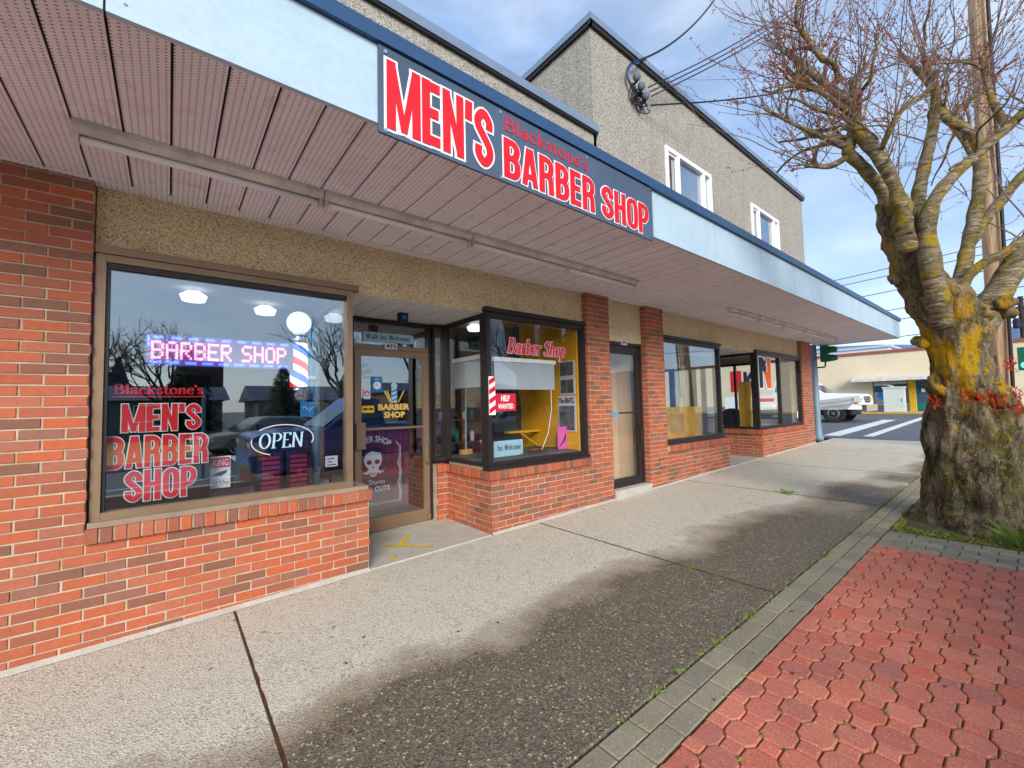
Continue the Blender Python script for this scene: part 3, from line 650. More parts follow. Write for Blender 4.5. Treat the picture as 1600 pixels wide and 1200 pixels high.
# projecting window 2
wd = frame_y(1.375, 3.055, .765, 2.545, .04, .055, .09).build('display_window', M['dark'], shop); MB().box(1.43, 3.0, .08, .088, .82, 2.49).build('pane', M['glass_in'], wd)
MB().box(1.36, 3.055, .02, .13, 2.548, 2.60).build('head_flashing', M['dark'], wd); MB().box(1.35, 3.05, -.005, .13, .764-.03, .775).build('sill_flashing', M['dark'], wd)
ws = frame_x(.13, 1.0, .765, 2.545, 1.375, .05, .06).build('side_window', M['dark'], shop); MB().box(1.40, 1.408, .18, .95, .815, 2.495).build('pane', M['glass_in'], ws)
MB().box(1.35, 1.43, .0, 1.0, 2.548, 2.60).build('head_flashing', M['dark'], ws)
# interior shell
MB().box(-6, 3.2, 0, 6, -.3, .03).build('interior_floor', M['woodfloor'], shop) if 0 else MB().box(-6, 3.2, 1.2, 6, -.3, .03).build('interior_floor', M['woodfloor'], shop)
MB().box(-6, 3.2, 5.5, 5.6, 0, 3.0).build('interior_back_wall', M['int'], shop)
MB().box(-2.6, -2.5, .3, 5.5, 0, 3.0).build('interior_side_wall', M['int'], shop)
MB().box(2.97, 3.05, .13, 1.35, .0, 2.9).build('mustard_side_wall', M['mustard'], shop); MB().box(2.99, 3.07, 1.35, 5.5, .0, 2.9).build('interior_side_wall', M['intdark'], shop)
MB().box(-6, 3.06, .4, 5.5, 2.75, 2.85).build('interior_ceiling', M['int'], shop)
MB().box(-2.5, -.2, .2, .85, .70, .755).build('window_deck', M['int'], shop); MB().box(1.44, 2.97, .14, 1.0, .78, .835).build('window_deck', M['intdark'], shop)

# ------------------------------------------------------------------ two-storey corner building
cor = thing('two_storey_building', 'two storey pebble dash building with white upstairs windows over the corner shop', 'building', (8, 3, 0))
bk = Bricks(cor, M['brick2'])
w = MB().box(4.48+REC, 4.985, REC, .3, -.3, 3.05).build('brick_pillar', M['mortar'], cor); bk.wall(w, (4.48, 0), 0, .505, ZS, 3.05, off=.0); bk.wall(w, (4.48, .14), -math.pi/2, .14, 0, 3.05, off=.4)
w = MB().box(4.985, 7.25-REC, REC, .3, -.3, ZS).build('low_brick_wall', M['mortar'], cor); bk.wall(w, (4.48, 0), 0, 2.77, .02, ZS, off=.0)
w2 = MB().box(4.99, 7.26, -.022, .2, ZS+.004, ZS+.098).build('window_ledge', M['mortar'], cor); bk.row(w2, (5.0, -.034), 0, 2.29, ZS, ZS+.105)
w = MB().box(8.83+REC, 11.65, REC, .3, -.3, ZS+.06).build('low_brick_wall', M['mortar'], cor); bk.wall(w, (8.83, 0), 0, 3.59, .1, ZS+.06, off=.3)
w2 = MB().box(8.815, 11.64, -.022, .2, ZS+.064, ZS+.158).build('window_ledge', M['mortar'], cor); bk.row(w2, (8.80, -.034), 0, 2.85, ZS+.06, ZS+.165)
w = MB().box(8.83+REC, 9.1, .3, 1.0, -.3, ZS+.06).build('return_brick_wall', M['mortar'], cor); bk.wall(w, (8.83, 1.0), -math.pi/2, 1.0, .1, ZS+.06, off=.1); bk.row(w, (8.80, 1.0), -math.pi/2, 1.03, ZS+.06, ZS+.165)
w = MB().box(11.65+REC, 12.42-REC, REC, .3, -.3, 3.05).build('brick_pillar', M['mortar'], cor); bk.wall(w, (11.65, 0), 0, .77, ZS+.06, 3.05, off=.3); bk.wall(w, (11.65, .14), -math.pi/2, .14, .8, 3.05, off=.4)
bk.finish()
MB().box(3.55, 4.48, .10, .4, 2.40, 3.06).build('pebble_dash_panel', M['stucco'], cor)
MB().box(4.985, 11.65, .09, .4, 2.545, 3.06).build('pebble_dash_header', M['stucco'], cor)
up = MB()      # upstairs front with window openings
wins = ((5.26, 6.92), (8.82, 10.46)); z0, z1 = 4.72, 5.97; xs = [3.34]+[x for p in wins for x in p]+[12.36]
for i in range(0, len(xs), 2): up.box(xs[i], xs[i+1], .0, .25, 3.06, 7.10)
for a, b in wins: up.box(a, b, .0, .25, 3.06, z0); up.box(a, b, .0, .25, z1, 7.10)
up.build('upper_front_wall', M['stucco_up'], cor)
MB().box(3.34, 3.6, .25, 9, 3.06, 7.10).build('upper_side_wall', M['stucco_up'], cor); MB().box(12.1, 12.36, .25, 9, 3.06, 7.10).build('upper_side_wall', M['stucco_up'], cor)
cp = MB().box(3.27, 12.43, -.07, 9.1, 7.10, 7.2).build('roof_coping', M['coping'], cor); MB().box(3.28, 12.42, -.05, -.004, 7.04, 7.10).build('drip_edge', M['dark'], cp); MB().box(3.29, 3.336, -.05, 9, 7.04, 7.10).build('drip_edge', M['dark'], cp)
for a, b in wins:
    f = frame_y(a, b, z0, z1, -.03, .075, .12, mull=(a+.42, b-.30)).build('upstairs_window', M['whitevinyl'], cor)
    MB().box(a+.07, b-.07, .035, .043, z0+.07, z1-.07).build('pane', M['glass_up'], f)
    MB().box(a+.08, b-.08, .2, .22, z0, z1).build('curtain', M['blind'], f)
    s2 = frame_y(a+.08, a+.40, z0+.08, z1-.08, .0, .035, .03).build('sash', M['whitevinyl'], f)
# door 2
st = MB(); st.add([(x,y,z) for x in (3.56,4.47) for y in (-.02,.25) for z in (-.1, .20)], [(0,1,3,2),(4,6,7,5),(0,4,5,1),(2,3,7,6),(1,5,7,3),(0,2,6,4)]); st.build('door_step', M['concrete'], cor)
df = frame_y(3.56, 4.47, .2, 2.40, .10, .05, .1).build('entrance_frame', M['dark'], cor)
dl = MB(); dl.box(3.615, 3.66, .11, .16, .21, 2.34); dl.box(4.33, 4.415, .11, .16, .21, 2.34); dl.box(3.66, 4.33, .112, .158, 2.22, 2.34); dl.box(3.66, 4.33, .112, .158, .21, .33)
dl = dl.build('door', M['dark'], cor); MB().box(3.66, 4.33, .13, .138, .33, 2.22).build('pane', M['glass_in'], dl); MB().box(3.66, 4.33, .095, .112, 1.30, 1.325).build('push_bar', M['dark'], dl); MB().box(3.66, 3.82, .085, .112, 1.25, 1.34).build('lock_box', M['steel'], dl)
MB().tube([(4.35,.108,.8),(4.35,.06,.84),(4.35,.06,1.05),(4.35,.108,1.1)], .014, 8).build('pull_handle', M['dark'], dl)
MB().box(3.5, 4.5, .60, .65, .0, 3.0).build('hall_wall', M['beige'], cor); MB().box(3.5, 3.58, .3, .95, .0, 3.0).build('hall_wall', M['beige'], cor); MB().box(4.46, 4.52, .3, .95, .0, 3.0).build('hall_wall', M['beige'], cor); MB().box(3.5, 4.5, .25, 1.0, .1, .205).build('hall_floor', M['woodfloor'], cor)
# window 3, window 4 and corner recess
wd = frame_y(4.99, 7.07, .78, 2.545, .04, .05, .09).build('display_window', M['dark'], cor); MB().box(5.04, 7.02, .08, .088, .83, 2.495).build('pane', M['glass'], wd); MB().box(4.985, 7.1, .02, .13, .74, .785).build('sill_flashing', M['dark'], wd); MB().box(4.985, 7.1, .02, .13, 2.548, 2.6).build('head_flashing', M['dark'], wd)
ws = frame_x(.13, 1.1, .78, 2.545, 7.01, .05, .06).build('side_window', M['dark'], cor); MB().box(7.035, 7.043, .18, 1.05, .83, 2.495).build('pane', M['glass_in'], ws)
wd = frame_y(8.84, 11.65, .81, 2.545, .04, .06, .09, mull=(10.2,)).build('display_window', M['dark'], cor); MB().box(8.9, 11.59, .08, .088, .87, 2.485).build('pane', M['glass_in'], wd); MB().box(8.81, 11.65, .0, .13, .80, .808).build('sill_flashing', M['dark'], wd); MB().box(8.81, 11.65, .02, .13, 2.548, 2.6).build('head_flashing', M['dark'], wd)
ws = frame_x(.13, 1.0, .81, 2.545, 8.84, .055, .06).build('side_window', M['dark'], cor); MB().box(8.865, 8.873, .18, .95, .87, 2.485).build('pane', M['glass_in'], ws)
so_ = MB().box(7.08, 8.85, .1, 1.4, 2.56, 2.6).build('recess_soffit', M['groove'], cor)
for i in range(8): MB().box(7.1+i*.207, 7.1+i*.207+.2, .1, 1.3, 2.543, 2.559).build('slat', M['white'], so_)
dd = frame_y(7.3, 8.8, .1, 2.545, 1.2, .07, .1, mull=(8.2,)).build('entrance_frame', M['dark'], cor); MB().box(7.37, 8.73, 1.24, 1.248, .17, 2.475).build('pane', M['glass_in'], dd)
MB().box(4.9, 12.3, 1.3, 6, -.3, .2).build('interior_floor', M['woodfloor'], cor); MB().box(4.5, 12.36, 5.9, 6, 0, 3).build('interior_back_wall', M['int'], cor); MB().box(4.52, 4.6, 1.0, 6, 0, 3).build('interior_side_wall', M['int'], cor)
MB().box(4.6, 12.3, .4, 6, 2.8, 2.9).build('interior_ceiling', M['int'], cor); MB().box(5.0, 7.0, .14, .9, .72, .78).build('window_deck', M['int'], cor); MB().box(8.9, 11.6, .14, .9, .74, .80).build('window_deck', M['int'], cor)
sw = MB(); sw.box(12.2, 12.36, .3, .7, -.2, 3.06); sw.box(12.2, 12.36, 4.6, 6, -.2, 3.06); sw.box(12.2, 12.36, .7, 4.6, -.2, .9); sw.box(12.2, 12.36, .7, 4.6, 2.6, 3.06); sw.build('side_street_wall', M['stucco'], cor)
wd = frame_x(.7, 4.6, .9, 2.6, 12.25, .06, .08, mull=(2.0, 3.3)).build('side_street_window', M['dark'], cor); MB().box(12.285, 12.293, .76, 4.54, .96, 2.54).build('pane', M['glass_in'], wd)

# ------------------------------------------------------------------ canopy
can = thing('canopy', 'long flat canopy with pale blue fascia and ribbed soffit over the sidewalk', 'canopy', (5, -.8, 3.03))
ZF = 3.03; W = -1.67; XE = 13.7
MB().box(-7, XE-.03, W+.02, -.003, ZF+.03, 3.5).build('deck', M['groove'], can)
x = -7.0+.003; 
x = -4.13
while x < XE-.05:
    b2 = min(x+.196, XE-.035); mb = MB(); mb.box(x, b2, W+.02, -.002, ZF, ZF+.012); mb.build('soffit_slat', M['soffit'], can); x += .207
MB().box(-4.2, XE-.04, -.02, .088, ZF-.012, ZF-.001).build('wall_trim', M['soffit'], can)
seams = [-4.15, -2.9, -1.65, -.40, .85]+[2.10+1.245*i for i in range(10)]
seams = [s for s in seams if s < XE-.3]+[XE]
for a, b in zip(seams, seams[1:]):
    f = MB().box(a+.004, b-.004, W-.012, W+.018, ZF-.008, 3.47).build('fascia_panel', M['fascia'], can)
    sc2 = MB()
    for xx in (a+.06, b-.06):
        for zz in (ZF+.05, 3.42): sc2.lathe((xx, W-.013, zz), [(.006,-.002),(.006,.002)], 8, 'y')
    sc2.build('screw', M['coping'], f)
MB().box(XE-.03, XE, W+.02, .02, ZF-.008, 3.47).build('end_fascia', M['fascia'], can)
MB().box(-4.15, XE, W+.0, W+.01, ZF, 3.46).build('backing', M['groove'], can)
MB().box(-7, XE+.03, W-.045, W+.10, 3.472, 3.56).build('edge_flashing', M['flash'], can); MB().box(-7, XE+.02, W+.1, -.003, 3.50, 3.53).build('roof_sheet', M['roof'], can)

# ------------------------------------------------------------------ banner sign
sg = thing('banner_sign', 'dark blue banner reading MEN\'S BARBER SHOP in red and white on the canopy edge', 'sign', (.745, -1.70, 2.97))
MB().box(-.57, 2.06, -1.70, -1.685, 2.965, 3.462).build('board', M['signback'], sg)
def banner(s, x, z, h, width, gap=.03):
    xs = (width/h-gap*len(s))/text_width(s, IMP, 1)
    for grow, d, m, nm in ((.036, .002, M['whitevinyl'], 'white_outline'), (0, .0065, M['signred'], 'red_lettering')):
        pl = lambda u, v, e, d=d: (x+u, -1.70-d-e, z+v)
        lettering(s, IMP, h, xs, .205*xs+.005, .15, pl, grow, 0, gap).build(nm, m, sg, fix=False)
banner("MEN'S", -.525, 3.0, .395, .74); banner('BARBER', .29, 2.998, .275, .95, .04); banner('SHOP', 1.31, 2.998, .275, .68, .04)
xs = (.86/.10)/text_width("Blackstone's", SER, 1)
pl = lambda u, v, e: (.30+u, -1.7025-e, 3.325+v)
lettering("Blackstone's", SER, .10, xs, .17, .08, pl).build('red_script', M['signred'], sg, fix=False)
for x in (-.53, .27, 1.14, 2.03):
    for z in (2.985, 3.435): MB().lathe((x, -1.703, z), [(.011,-.002),(.011,.003)], 10, 'y').build('grommet', M['chrome'], sg)

# ------------------------------------------------------------------ strip lights under the canopy
def strip(x0, x1, label, n):
    t = thing('strip_light', label, 'lamp', ((x0+x1)/2, -.70, ZF-.1), 'fluorescent strips under the canopy')
    for i in range(n):
        a = x0+(x1-x0)*i/n+.004; b = x0+(x1-x0)*(i+1)/n-.004
        mb = MB(); mb.prism([(-.055,0),(.055,0),(.055,-.03),(.03,-.06),(-.03,-.06),(-.055,-.03)], lambda y,z: (a,-.70+y,ZF-.002+z), lambda y,z: (b,-.70+y,ZF-.002+z)); mb.build('housing', M['bronze_l'], t)
        MB().tube([(a+.03,-.70-.0,ZF-.085),(b-.03,-.70,ZF-.085)], .019, 10).build('tube', M['whitevinyl'], t, smooth=True)
        for xx in (a+.015, b-.015): MB().box(xx-.012, xx+.012, -.725, -.675, ZF-.11, ZF-.055).build('lamp_holder', M['bronze_l'], t)
M['bronze_l'] = mat('weathered_grey_housing', srgb(214, 206, 196), .55, .25, 6)
strip(-1.86, 3.22, 'long weathered strip light over the barber windows', 4)
strip(5.85, 11.9, 'strip light under the far end of the canopy by the corner', 5)

# ------------------------------------------------------------------ things in and on the barber windows
def card(name, x0, x1, y, z0, z1, m, label, cat, th=.004, tilt=0):
    t = thing(name, label, cat, ((x0+x1)/2, y, z0)); b = MB().box(x0, x1, y, y+th, z0, z1).build('card', m, t); return t
# acrylic panel with shop name
t = thing('window_sign', 'dark translucent panel with red MEN\'S BARBER SHOP lettering inside the left window', 'sign', (-1.47, .12, .80))
M['smoke'] = glass_mat('smoked_panel', .05, (.16, .18, .22, 1))
MB().box(-1.772, -1.18, .12, .126, .80, 1.745).build('panel', M['smoke'], t)
def winsign(s, x, z, h, width, gap=.04):
    xs = (width/h-gap*len(s))/text_width(s, IMP, 1)
    for grow, d, m, nm in ((.03, .004, M['whitevinyl'], 'white_outline'), (0, .0085, M['signred'], 'red_lettering')):
        lettering(s, IMP, h, xs, .205*xs+.005, .155, lambda u, v, e, d=d: (x+u, .12-d-e, z+v), grow, 0, gap).build(nm, m, t, fix=False)
winsign("MEN'S", -1.685, 1.335, .195, .45); winsign('BARBER', -1.755, 1.085, .22, .57); winsign('SHOP', -1.66, .85, .215, .40)
xs = (.5/.07)/text_width("Blackstone's", SER, 1)
lettering("Blackstone's", SER, .07, xs, .22, .1, lambda u, v, e: (-1.73+u, .117-e, 1.60+v)).build('red_script', M['signred'], t, fix=False)
MB().box(-1.74, -1.22, .116, .118, 1.578, 1.586).build('underline', M['signred'], t)
# LED message board
M['ledcase'] = mat('grey_violet_panel', srgb(112, 106, 156), .5, .1, 20)
t = thing('led_sign', 'lit LED message board reading BARBER SHOP hanging in the left window', 'sign', (-1.08, .22, 1.83))
MB().box(-1.57, -.59, .22, .26, 1.82, 2.05).build('case', M['ledcase'], t)
M['ledp'] = emit('led_pink', (1, .14, .26, 1), 4.0); M['ledb'] = emit('led_blue', (.04, .07, 1, 1), 4.0); M['ledoff'] = mat('led_unlit_dot', srgb(150, 140, 180), .5)
F5 = {'B':'11110 10001 10001 11110 10001 10001 11110','A':'01110 10001 10001 11111 10001 10001 10001','R':'11110 10001 10001 11110 10100 10010 10001','E':'11111 10000 10000 11110 10000 10000 11111',
      'S':'01111 10000 10000 01110 00001 00001 11110','H':'10001 10001 10001 11111 10001 10001 10001','O':'01110 10001 10001 10001 10001 10001 01110','P':'11110 10001 10001 11110 10000 10000 10000',' ':'000 000 000 000 000 000 000'}
lit, off, blu = MB(), MB(), MB(); cols = []
for ch in 'BARBER SHOP':
    rows = F5[ch].split(); wch = len(rows[0])
    for c in range(wch): cols.append([rows[r][c] == '1' for r in range(7)])
    cols.append([False]*7)
px = .0142; xb = -1.54
for c, colm in enumerate(cols):
    for r in range(7):
        x = xb+c*px; z = 1.985-r*px*1.36; (lit if colm[r] else off).box(x, x+px*(.82 if colm[r] else .35), .212, .2195, z, z+px*(1.05 if colm[r] else .4))
for i in range(9):
    blu.box(-1.53+i*.105, -1.47+i*.105, .213, .2195, 2.02, 2.038); blu.box(-1.55+i*.105, -1.48+i*.105, .213, .2195, 1.832, 1.85)
blu.box(-1.562, -1.55, .213, .2195, 1.96, 2.034)
lit.build('lit_dots', M['ledp'], t); off.build('unlit_dots', M['ledoff'], t); blu.build('blue_border_dots', M['ledb'], t)
# barber pole
t = thing('barber_pole', 'striped barber pole with white globe on a stand in the left window', 'barber pole', (-.50, .42, .755))
px_, py_ = -.50, .42
t2 = NT('barber_stripes'); X = t2.xyz(); an = t2.math('ARCTAN2', t2.math('SUBTRACT', X[1], py_), t2.math('SUBTRACT', X[0], px_))
ph = t2.math('FRACT', t2.math('ADD', t2.math('MULTIPLY', an, 1/(2*math.pi)), t2.math('MULTIPLY', X[2], 3.9)))
t2.b.inputs['Emission Strength'].default_value = .7; stc = t2.ramp(ph, [(0, srgb(214,40,46)), (.25, srgb(236,236,240)), (.5, srgb(30,104,190)), (.75, srgb(236,236,240))], 'CONSTANT'); t2.l(stc, t2.b.inputs['Emission Color']); M['stripe'] = t2.set(stc, .25, 0, .5)  # stripes carry an added glow so the pole shows through the glass
M['globe'] = emit('white_globe_added_glow', (.9, .95, 1, 1), .55)  # faint globe glow is added as well, for visibility
MB().lathe((px_,py_,1.68), [(.076,0),(.076,.40)], 24).build('striped_cylinder', M['stripe'], t, smooth=False)
MB().lathe((px_,py_,2.08), [(.085,0),(.098,.02),(.085,.045),(.09,.06),(.065,.085),(.045,.1)], 24).build('top_collar', M['chrome'], t, smooth=True)
MB().lathe((px_,py_,2.275), [(.02,-.105)]+[(.105*math.sin(a),-.105*math.cos(a)) for a in [R(q) for q in range(15,180,15)]]+[(.004,.105)], 24).build('globe', M['globe'], t, smooth=True)
MB().lathe((px_,py_,1.52), [(.02,0),(.06,.02),(.085,.07),(.088,.11),(.105,.12),(.105,.14),(.075,.16)], 24).build('bottom_bowl', M['chrome'], t, smooth=True)
MB().box(-.40, -.37, .44, .5, 1.62, 2.2).build('mounting_plate', M['ltblue'], t); MB().box(-.42, -.36, .40, .46, 1.75, 1.78).build('bracket', M['chrome'], t); MB().box(-.42, -.36, .40, .46, 2.02, 2.05).build('bracket', M['chrome'], t)
MB().tube([(-.33,.5,.755),(-.33,.5,2.5)], .035, 12).build('stand_post', M['steel'], t, smooth=True)
# OPEN decal with swirl
t = thing('open_decal', 'pale OPEN lettering with a swirl stuck on the left window glass', 'decal', (-.7, .072, 1.14))
lettering('OPEN', SER, .125, .95, .13, .045, lambda u, v, e: (-.875+u, .071-e, 1.155+v), shear=.08).build('lettering', M['paleblue'], t, fix=False)
MB().tube([Vector((-.69+.23*math.cos(a), .069, 1.225+.12*math.sin(a))) for a in [R(q) for q in range(-20, 150, 10)]], .004, 5).build('swirl', M['offwhite'], t)
MB().tube([Vector((-.72+.2*math.cos(a), .069, 1.21+.11*math.sin(a))) for a in [R(q) for q in range(170, 260, 10)]], .004, 5).build('swirl', M['offwhite'], t)
# parking sign
t = card('parking_sign', -1.19, -1.04, .24, .86, 1.11, M['whitevinyl'], 'white card with red PARKING heading leaning behind the window panel', 'sign')
MB().box(-1.185, -1.045, .236, .2395, 1.02, 1.10).build('red_heading', M['redlet'], t); font_text('KING', .05, lambda u, v, d: (-1.155+u, .234, 1.035+v), .1).build('heading', M['whitevinyl'], t, fix=False)
font_text('In Use', .035, lambda u, v, d: (-1.15+u, .236, .885+v), .1).build('caption', M['ink'], t, fix=False)
mb = MB(); mb.add([(-1.165,.236,.96),(-1.10,.236,.955),(-1.07,.236,.975),(-1.06,.236,1.0),(-1.12,.236,.985)], [(0,1,2,3,4)]); mb.build('pictogram', M['ink'], t)
# red crates
for x0, lab, m in ((-.84, 'dark crate with maroon slats, left of the pair in the left window', 'redplastic'), (-.62, 'dark crate with maroon slats, beside the blue post in the left window', 'redplastic')):
    t = thing('slatted_crate', lab, 'crate', (x0+.09, .38, .755), 'pair of crates in the left window')
    MB().box(x0, x0+.19, .32, .50, .756, 1.10).build('body', M['black'], t)
    for k in range(7): MB().box(x0+.03, x0+.165, .308, .319, .79+k*.042, .815+k*.042).build('slat', M[m], t)
t = card('blue_flag_sign', -.50, -.38, .36, 1.40, 1.54, M['blue'], 'small blue flag with a white squiggle below the barber pole', 'sign')
MB().tube([Vector((-.485+i*.0095, .355, 1.475+.018*math.sin(i*.75))) for i in range(11)], .004, 5).build('squiggle', M['offwhite'], t)
MB().tube([(-.44,.362,.755),(-.44,.362,1.40)], .006, 6).build('stick', M['black'], t)
t = card('note_card', -.30, -.19, .30, .93, 1.03, M['offwhite'], 'small handwritten card in the right corner of the left window', 'note')
for k, (a, b) in enumerate(((-.285,-.22),(-.28,-.24),(-.285,-.205))): MB().box(a, b, .297, .2995, 1.0-k*.028, 1.008-k*.028).build('handwriting', M['ink'], t)
MB().box(-.26, -.24, .31, .33, .755, .93).build('support', M['black'], t)
M['lamp'] = emit('opal_bowl_added_glow', (1, .95, .88, 1), .8)  # glow added to the bowls to brighten the dim interior
for i, (x, y, lab) in enumerate(((-1.25, 1.6, 'white bowl ceiling lamp with added glow nearer the brick pier, seen through the left window'), (-.55, 1.9, 'white bowl ceiling lamp with added glow nearer the door, seen through the left window'), (2.2, 1.5, 'added glowing bowl lamp brightening the room behind the projecting window'))):  # last lamp is an invented extra, put in to light the projecting window
    t = thing('ceiling_lamp', lab, 'lamp', (x, y, 2.75), 'bowl lamps inside the barber shop')
    MB().lathe((x,y,2.62), [(.10,0),(.12,.06),(.06,.1)], 20).build('bowl', M['lamp'], t, smooth=True); MB().tube([(x,y,2.72),(x,y,2.75)], .02, 8).build('stem', M['chrome'], t)
# interior furniture glimpsed behind the glass
def chair(x, y, lab):
    t = thing('barber_chair', lab, 'chair', (x, y, .03), 'barber chairs inside the shop')
    MB().lathe((x,y,.03), [(.28,0),(.27,.03),(.05,.06),(.05,.45)], 16).build('pedestal', M['chrome'], t, smooth=True)
    MB().box(x-.26, x+.26, y-.25, y+.25, .5, .62).build('seat', M['redplastic'], t); MB().box(x-.25, x+.25, y+.2, y+.3, .62, 1.15).build('backrest', M['redplastic'], t)
    for s in (-1, 1): MB().box(x+s*.3-.03, x+s*.3+.03, y-.2, y+.22, .78, .84).build('armrest', M['black'], t)
    MB().box(x-.15, x+.15, y-.6, y-.45, .18, .24).build('footrest', M['chrome'], t)
chair(2.1, 2.6, 'dark red barber chair behind the projecting window'); chair(.95, 2.5, 'dark red barber chair behind the glass entrance door')
t = thing('mirror_counter', 'wooden counter with tall dark mirror along the back wall', 'counter', (1.6, 5.2, .03))
MB().box(.2, 2.9, 5.0, 5.45, .03, .9).build('cabinet', M['tanwood'], t); MB().box(.3, 2.8, 5.4, 5.44, 1.1, 2.2).build('mirror', M['carglass'], t)
t = thing('shelf_unit', 'dark shelf unit standing behind the left window', 'shelf', (-1.4, 3.3, .03))
MB().box(-2.2, -.7, 3.4, 3.45, .03, 1.7).build('back', M['intdark'], t)
for k in range(4): MB().box(-2.2, -.7, 3.1, 3.4, .1+k*.5, .13+k*.5).build('shelf', M['brownwood'], t)

# ------------------------------------------------------------------ door items
t = card('welcome_card', .33, .97, 1.07, 2.265, 2.375, M['paleblue'], 'pale blue card reading Walk-Ins Welcome above the barber door', 'sign', .006)
xs = (.56/.065)/text_width('Walk-Ins Welcome', SER, 1)
lettering('Walk-Ins Welcome', SER, .065, xs, .15, .06, lambda u, v, e: (.36+u, 1.0685-e, 2.292+v)).build('lettering', M['ink'], t, fix=False)
def plate(x, y, z, s, lab):
    t = thing('number_plate', lab, 'sign', (x, y, z)); MB().box(x, x+.15, y, y+.006, z, z+.075).build('plate', M['offwhite'], t)
    font_text(s, .055, lambda u, v, d: (x+.012+u, y-.002, z+.01+v), .126, .02).build('digits', M['black'], t, fix=False)
plate(.58, 1.03, 2.175, '493', 'small white plate with the number above the barber door'); plate(3.95, .09, 2.355, '491', 'small white number plate above the narrow brown door')
t = card('hours_clock_sign', .42, .55, 1.045, 1.66, 1.84, M['blue'], 'blue opening hours clock card hanging on the barber door', 'sign')
MB().lathe((.485,1.043,1.735), [(.046,-.002),(.046,.002)], 20, 'y').build('dial', M['whitevinyl'], t); MB().box(.483, .488, 1.038, 1.0405, 1.735, 1.77).build('hand', M['redlet'], t); MB().box(.455, .485, 1.038, 1.0405, 1.733, 1.738).build('hand', M['redlet'], t)
font_text('OPEN', .016, lambda u, v, d: (.45+u, 1.0435, 1.80+v), .07).build('caption', M['whitevinyl'], t, fix=False)
t = card('face_sticker', .325, .405, 1.048, 1.575, 1.69, M['offwhite'], 'white sticker with a small red round face on the barber door', 'sticker')
MB().lathe((.365,1.046,1.64), [(.03,-.002),(.03,.002)], 14, 'y').build('red_disc', M['redlet'], t); MB().lathe((.365,1.043,1.635), [(.018,-.001),(.018,.001)], 12, 'y').build('face', M['offwhite'], t)
t = card('yellow_sticker', .305, .45, 1.048, 1.415, 1.495, M['yellowtape'], 'yellow rectangular sticker on the left of the barber door', 'sticker')
MB().box(.32, .37, 1.045, 1.0475, 1.445, 1.47).build('print', M['ink'], t); MB().box(.385, .435, 1.045, 1.0475, 1.445, 1.47).build('print', M['ink'], t)
t = thing('barber_decal', 'gold BARBER SHOP decal with pole scissors and comb on the glass door', 'decal', (.70, 1.052, 1.33))
font_text('BARBER', .075, lambda u, v, d: (.50+u, 1.0535, 1.44+v), .40, .04).build('lettering', M['gold'], t, fix=False); font_text('SHOP', .075, lambda u, v, d: (.57+u, 1.0535, 1.345+v), .27, .04).build('lettering', M['gold'], t, fix=False)
MB().box(.665, .735, 1.051, 1.0535, 1.53, 1.70).build('pole_body', M['paleblue'], t); MB().lathe((.70,1.052,1.735), [(.04,-.0015),(.04,.0015)], 16, 'y').build('pole_globe', M['paleblue'], t)
for k in range(3): MB().add([(.665,1.0495,1.55+k*.05),(.735,1.0495,1.575+k*.05),(.735,1.0495,1.595+k*.05),(.665,1.0495,1.57+k*.05)], [(0,1,2,3)]).__class__
mb = MB()
for k in range(3): mb.add([(.665,1.0495,1.54+k*.055),(.735,1.0495,1.565+k*.055),(.735,1.0495,1.585+k*.055),(.665,1.0495,1.56+k*.055)], [(0,1,2,3)])
mb.build('stripes', M['blue'], t)
for a, b, m in ((.58, .655, 'paleblue'), (.60, .66, 'paleblue'), (.82, .745, 'gold')): MB().add([(a,1.05,1.67),(a+.022,1.05,1.67),(b+.012,1.05,1.53),(b,1.05,1.53)], [(0,1,2,3)]) if 0 else None
mb = MB()
for a, b in ((.565, .645), (.60, .66), (.815, .745)): mb.add([(a,1.05,1.67),(a+.02,1.05,1.675),(b+.014,1.05,1.53),(b,1.05,1.53)], [(0,1,2,3)])
mb.build('tools', M['gold'], t)
# skull banner hanging inside the door
t = thing('skull_banner', 'maroon cloth banner with a white moustached skull behind the glass door', 'banner', (.55, 1.14, .25))
bn = MB(); N = 24
for i in range(N+1):
    x = .225+(.69)*i/N; y = 1.13+.012*math.sin(i*.9)+.008*math.sin(i*2.3); bn.v += [(x, y, .25), (x, y, 1.19)]
for i in range(N): bn.f.append((2*i, 2*i+2, 2*i+3, 2*i+1))
bn.build('cloth', M['maroon'], t, fix=False)
yb = 1.105
def flat(pts, nm, m=M['offwhite'], y=yb): mb = MB(); mb.add([(x, y, z) for x, z in pts], [tuple(range(len(pts)))]); return mb.build(nm, m, t)
def ell(cx, cz, rx, rz, n=16): return [(cx+rx*math.cos(2*math.pi*k/n), cz+rz*math.sin(2*math.pi*k/n)) for k in range(n)]
flat([(.36,.80),(.345,.86),(.36,.93),(.40,.965),(.46,.975),(.52,.96),(.555,.92),(.565,.86),(.55,.80),(.525,.765),(.51,.72),(.485,.66),(.43,.66),(.405,.72),(.39,.765)], 'skull')
flat([(.345,.87),(.35,.96),(.40,1.0),(.50,1.005),(.56,.97),(.57,.88),(.55,.93),(.49,.945),(.45,.96),(.40,.945),(.365,.92)], 'hair', M['black'], yb-.002)
for s in (-1, 1): flat(ell(.456+s*.048, .83, .033, .027), 'eye_socket', M['maroon'], yb-.003)
flat([(.445,.755),(.468,.755),(.456,.80)], 'nose_hole', M['maroon'], yb-.003)
for s in (-1, 1): flat([(.456,.74),(.456+s*.05,.745),(.456+s*.10,.715),(.456+s*.145,.735),(.456+s*.15,.755),(.456+s*.12,.70),(.456+s*.07,.69)], 'moustache', M['offwhite'], yb-.004)
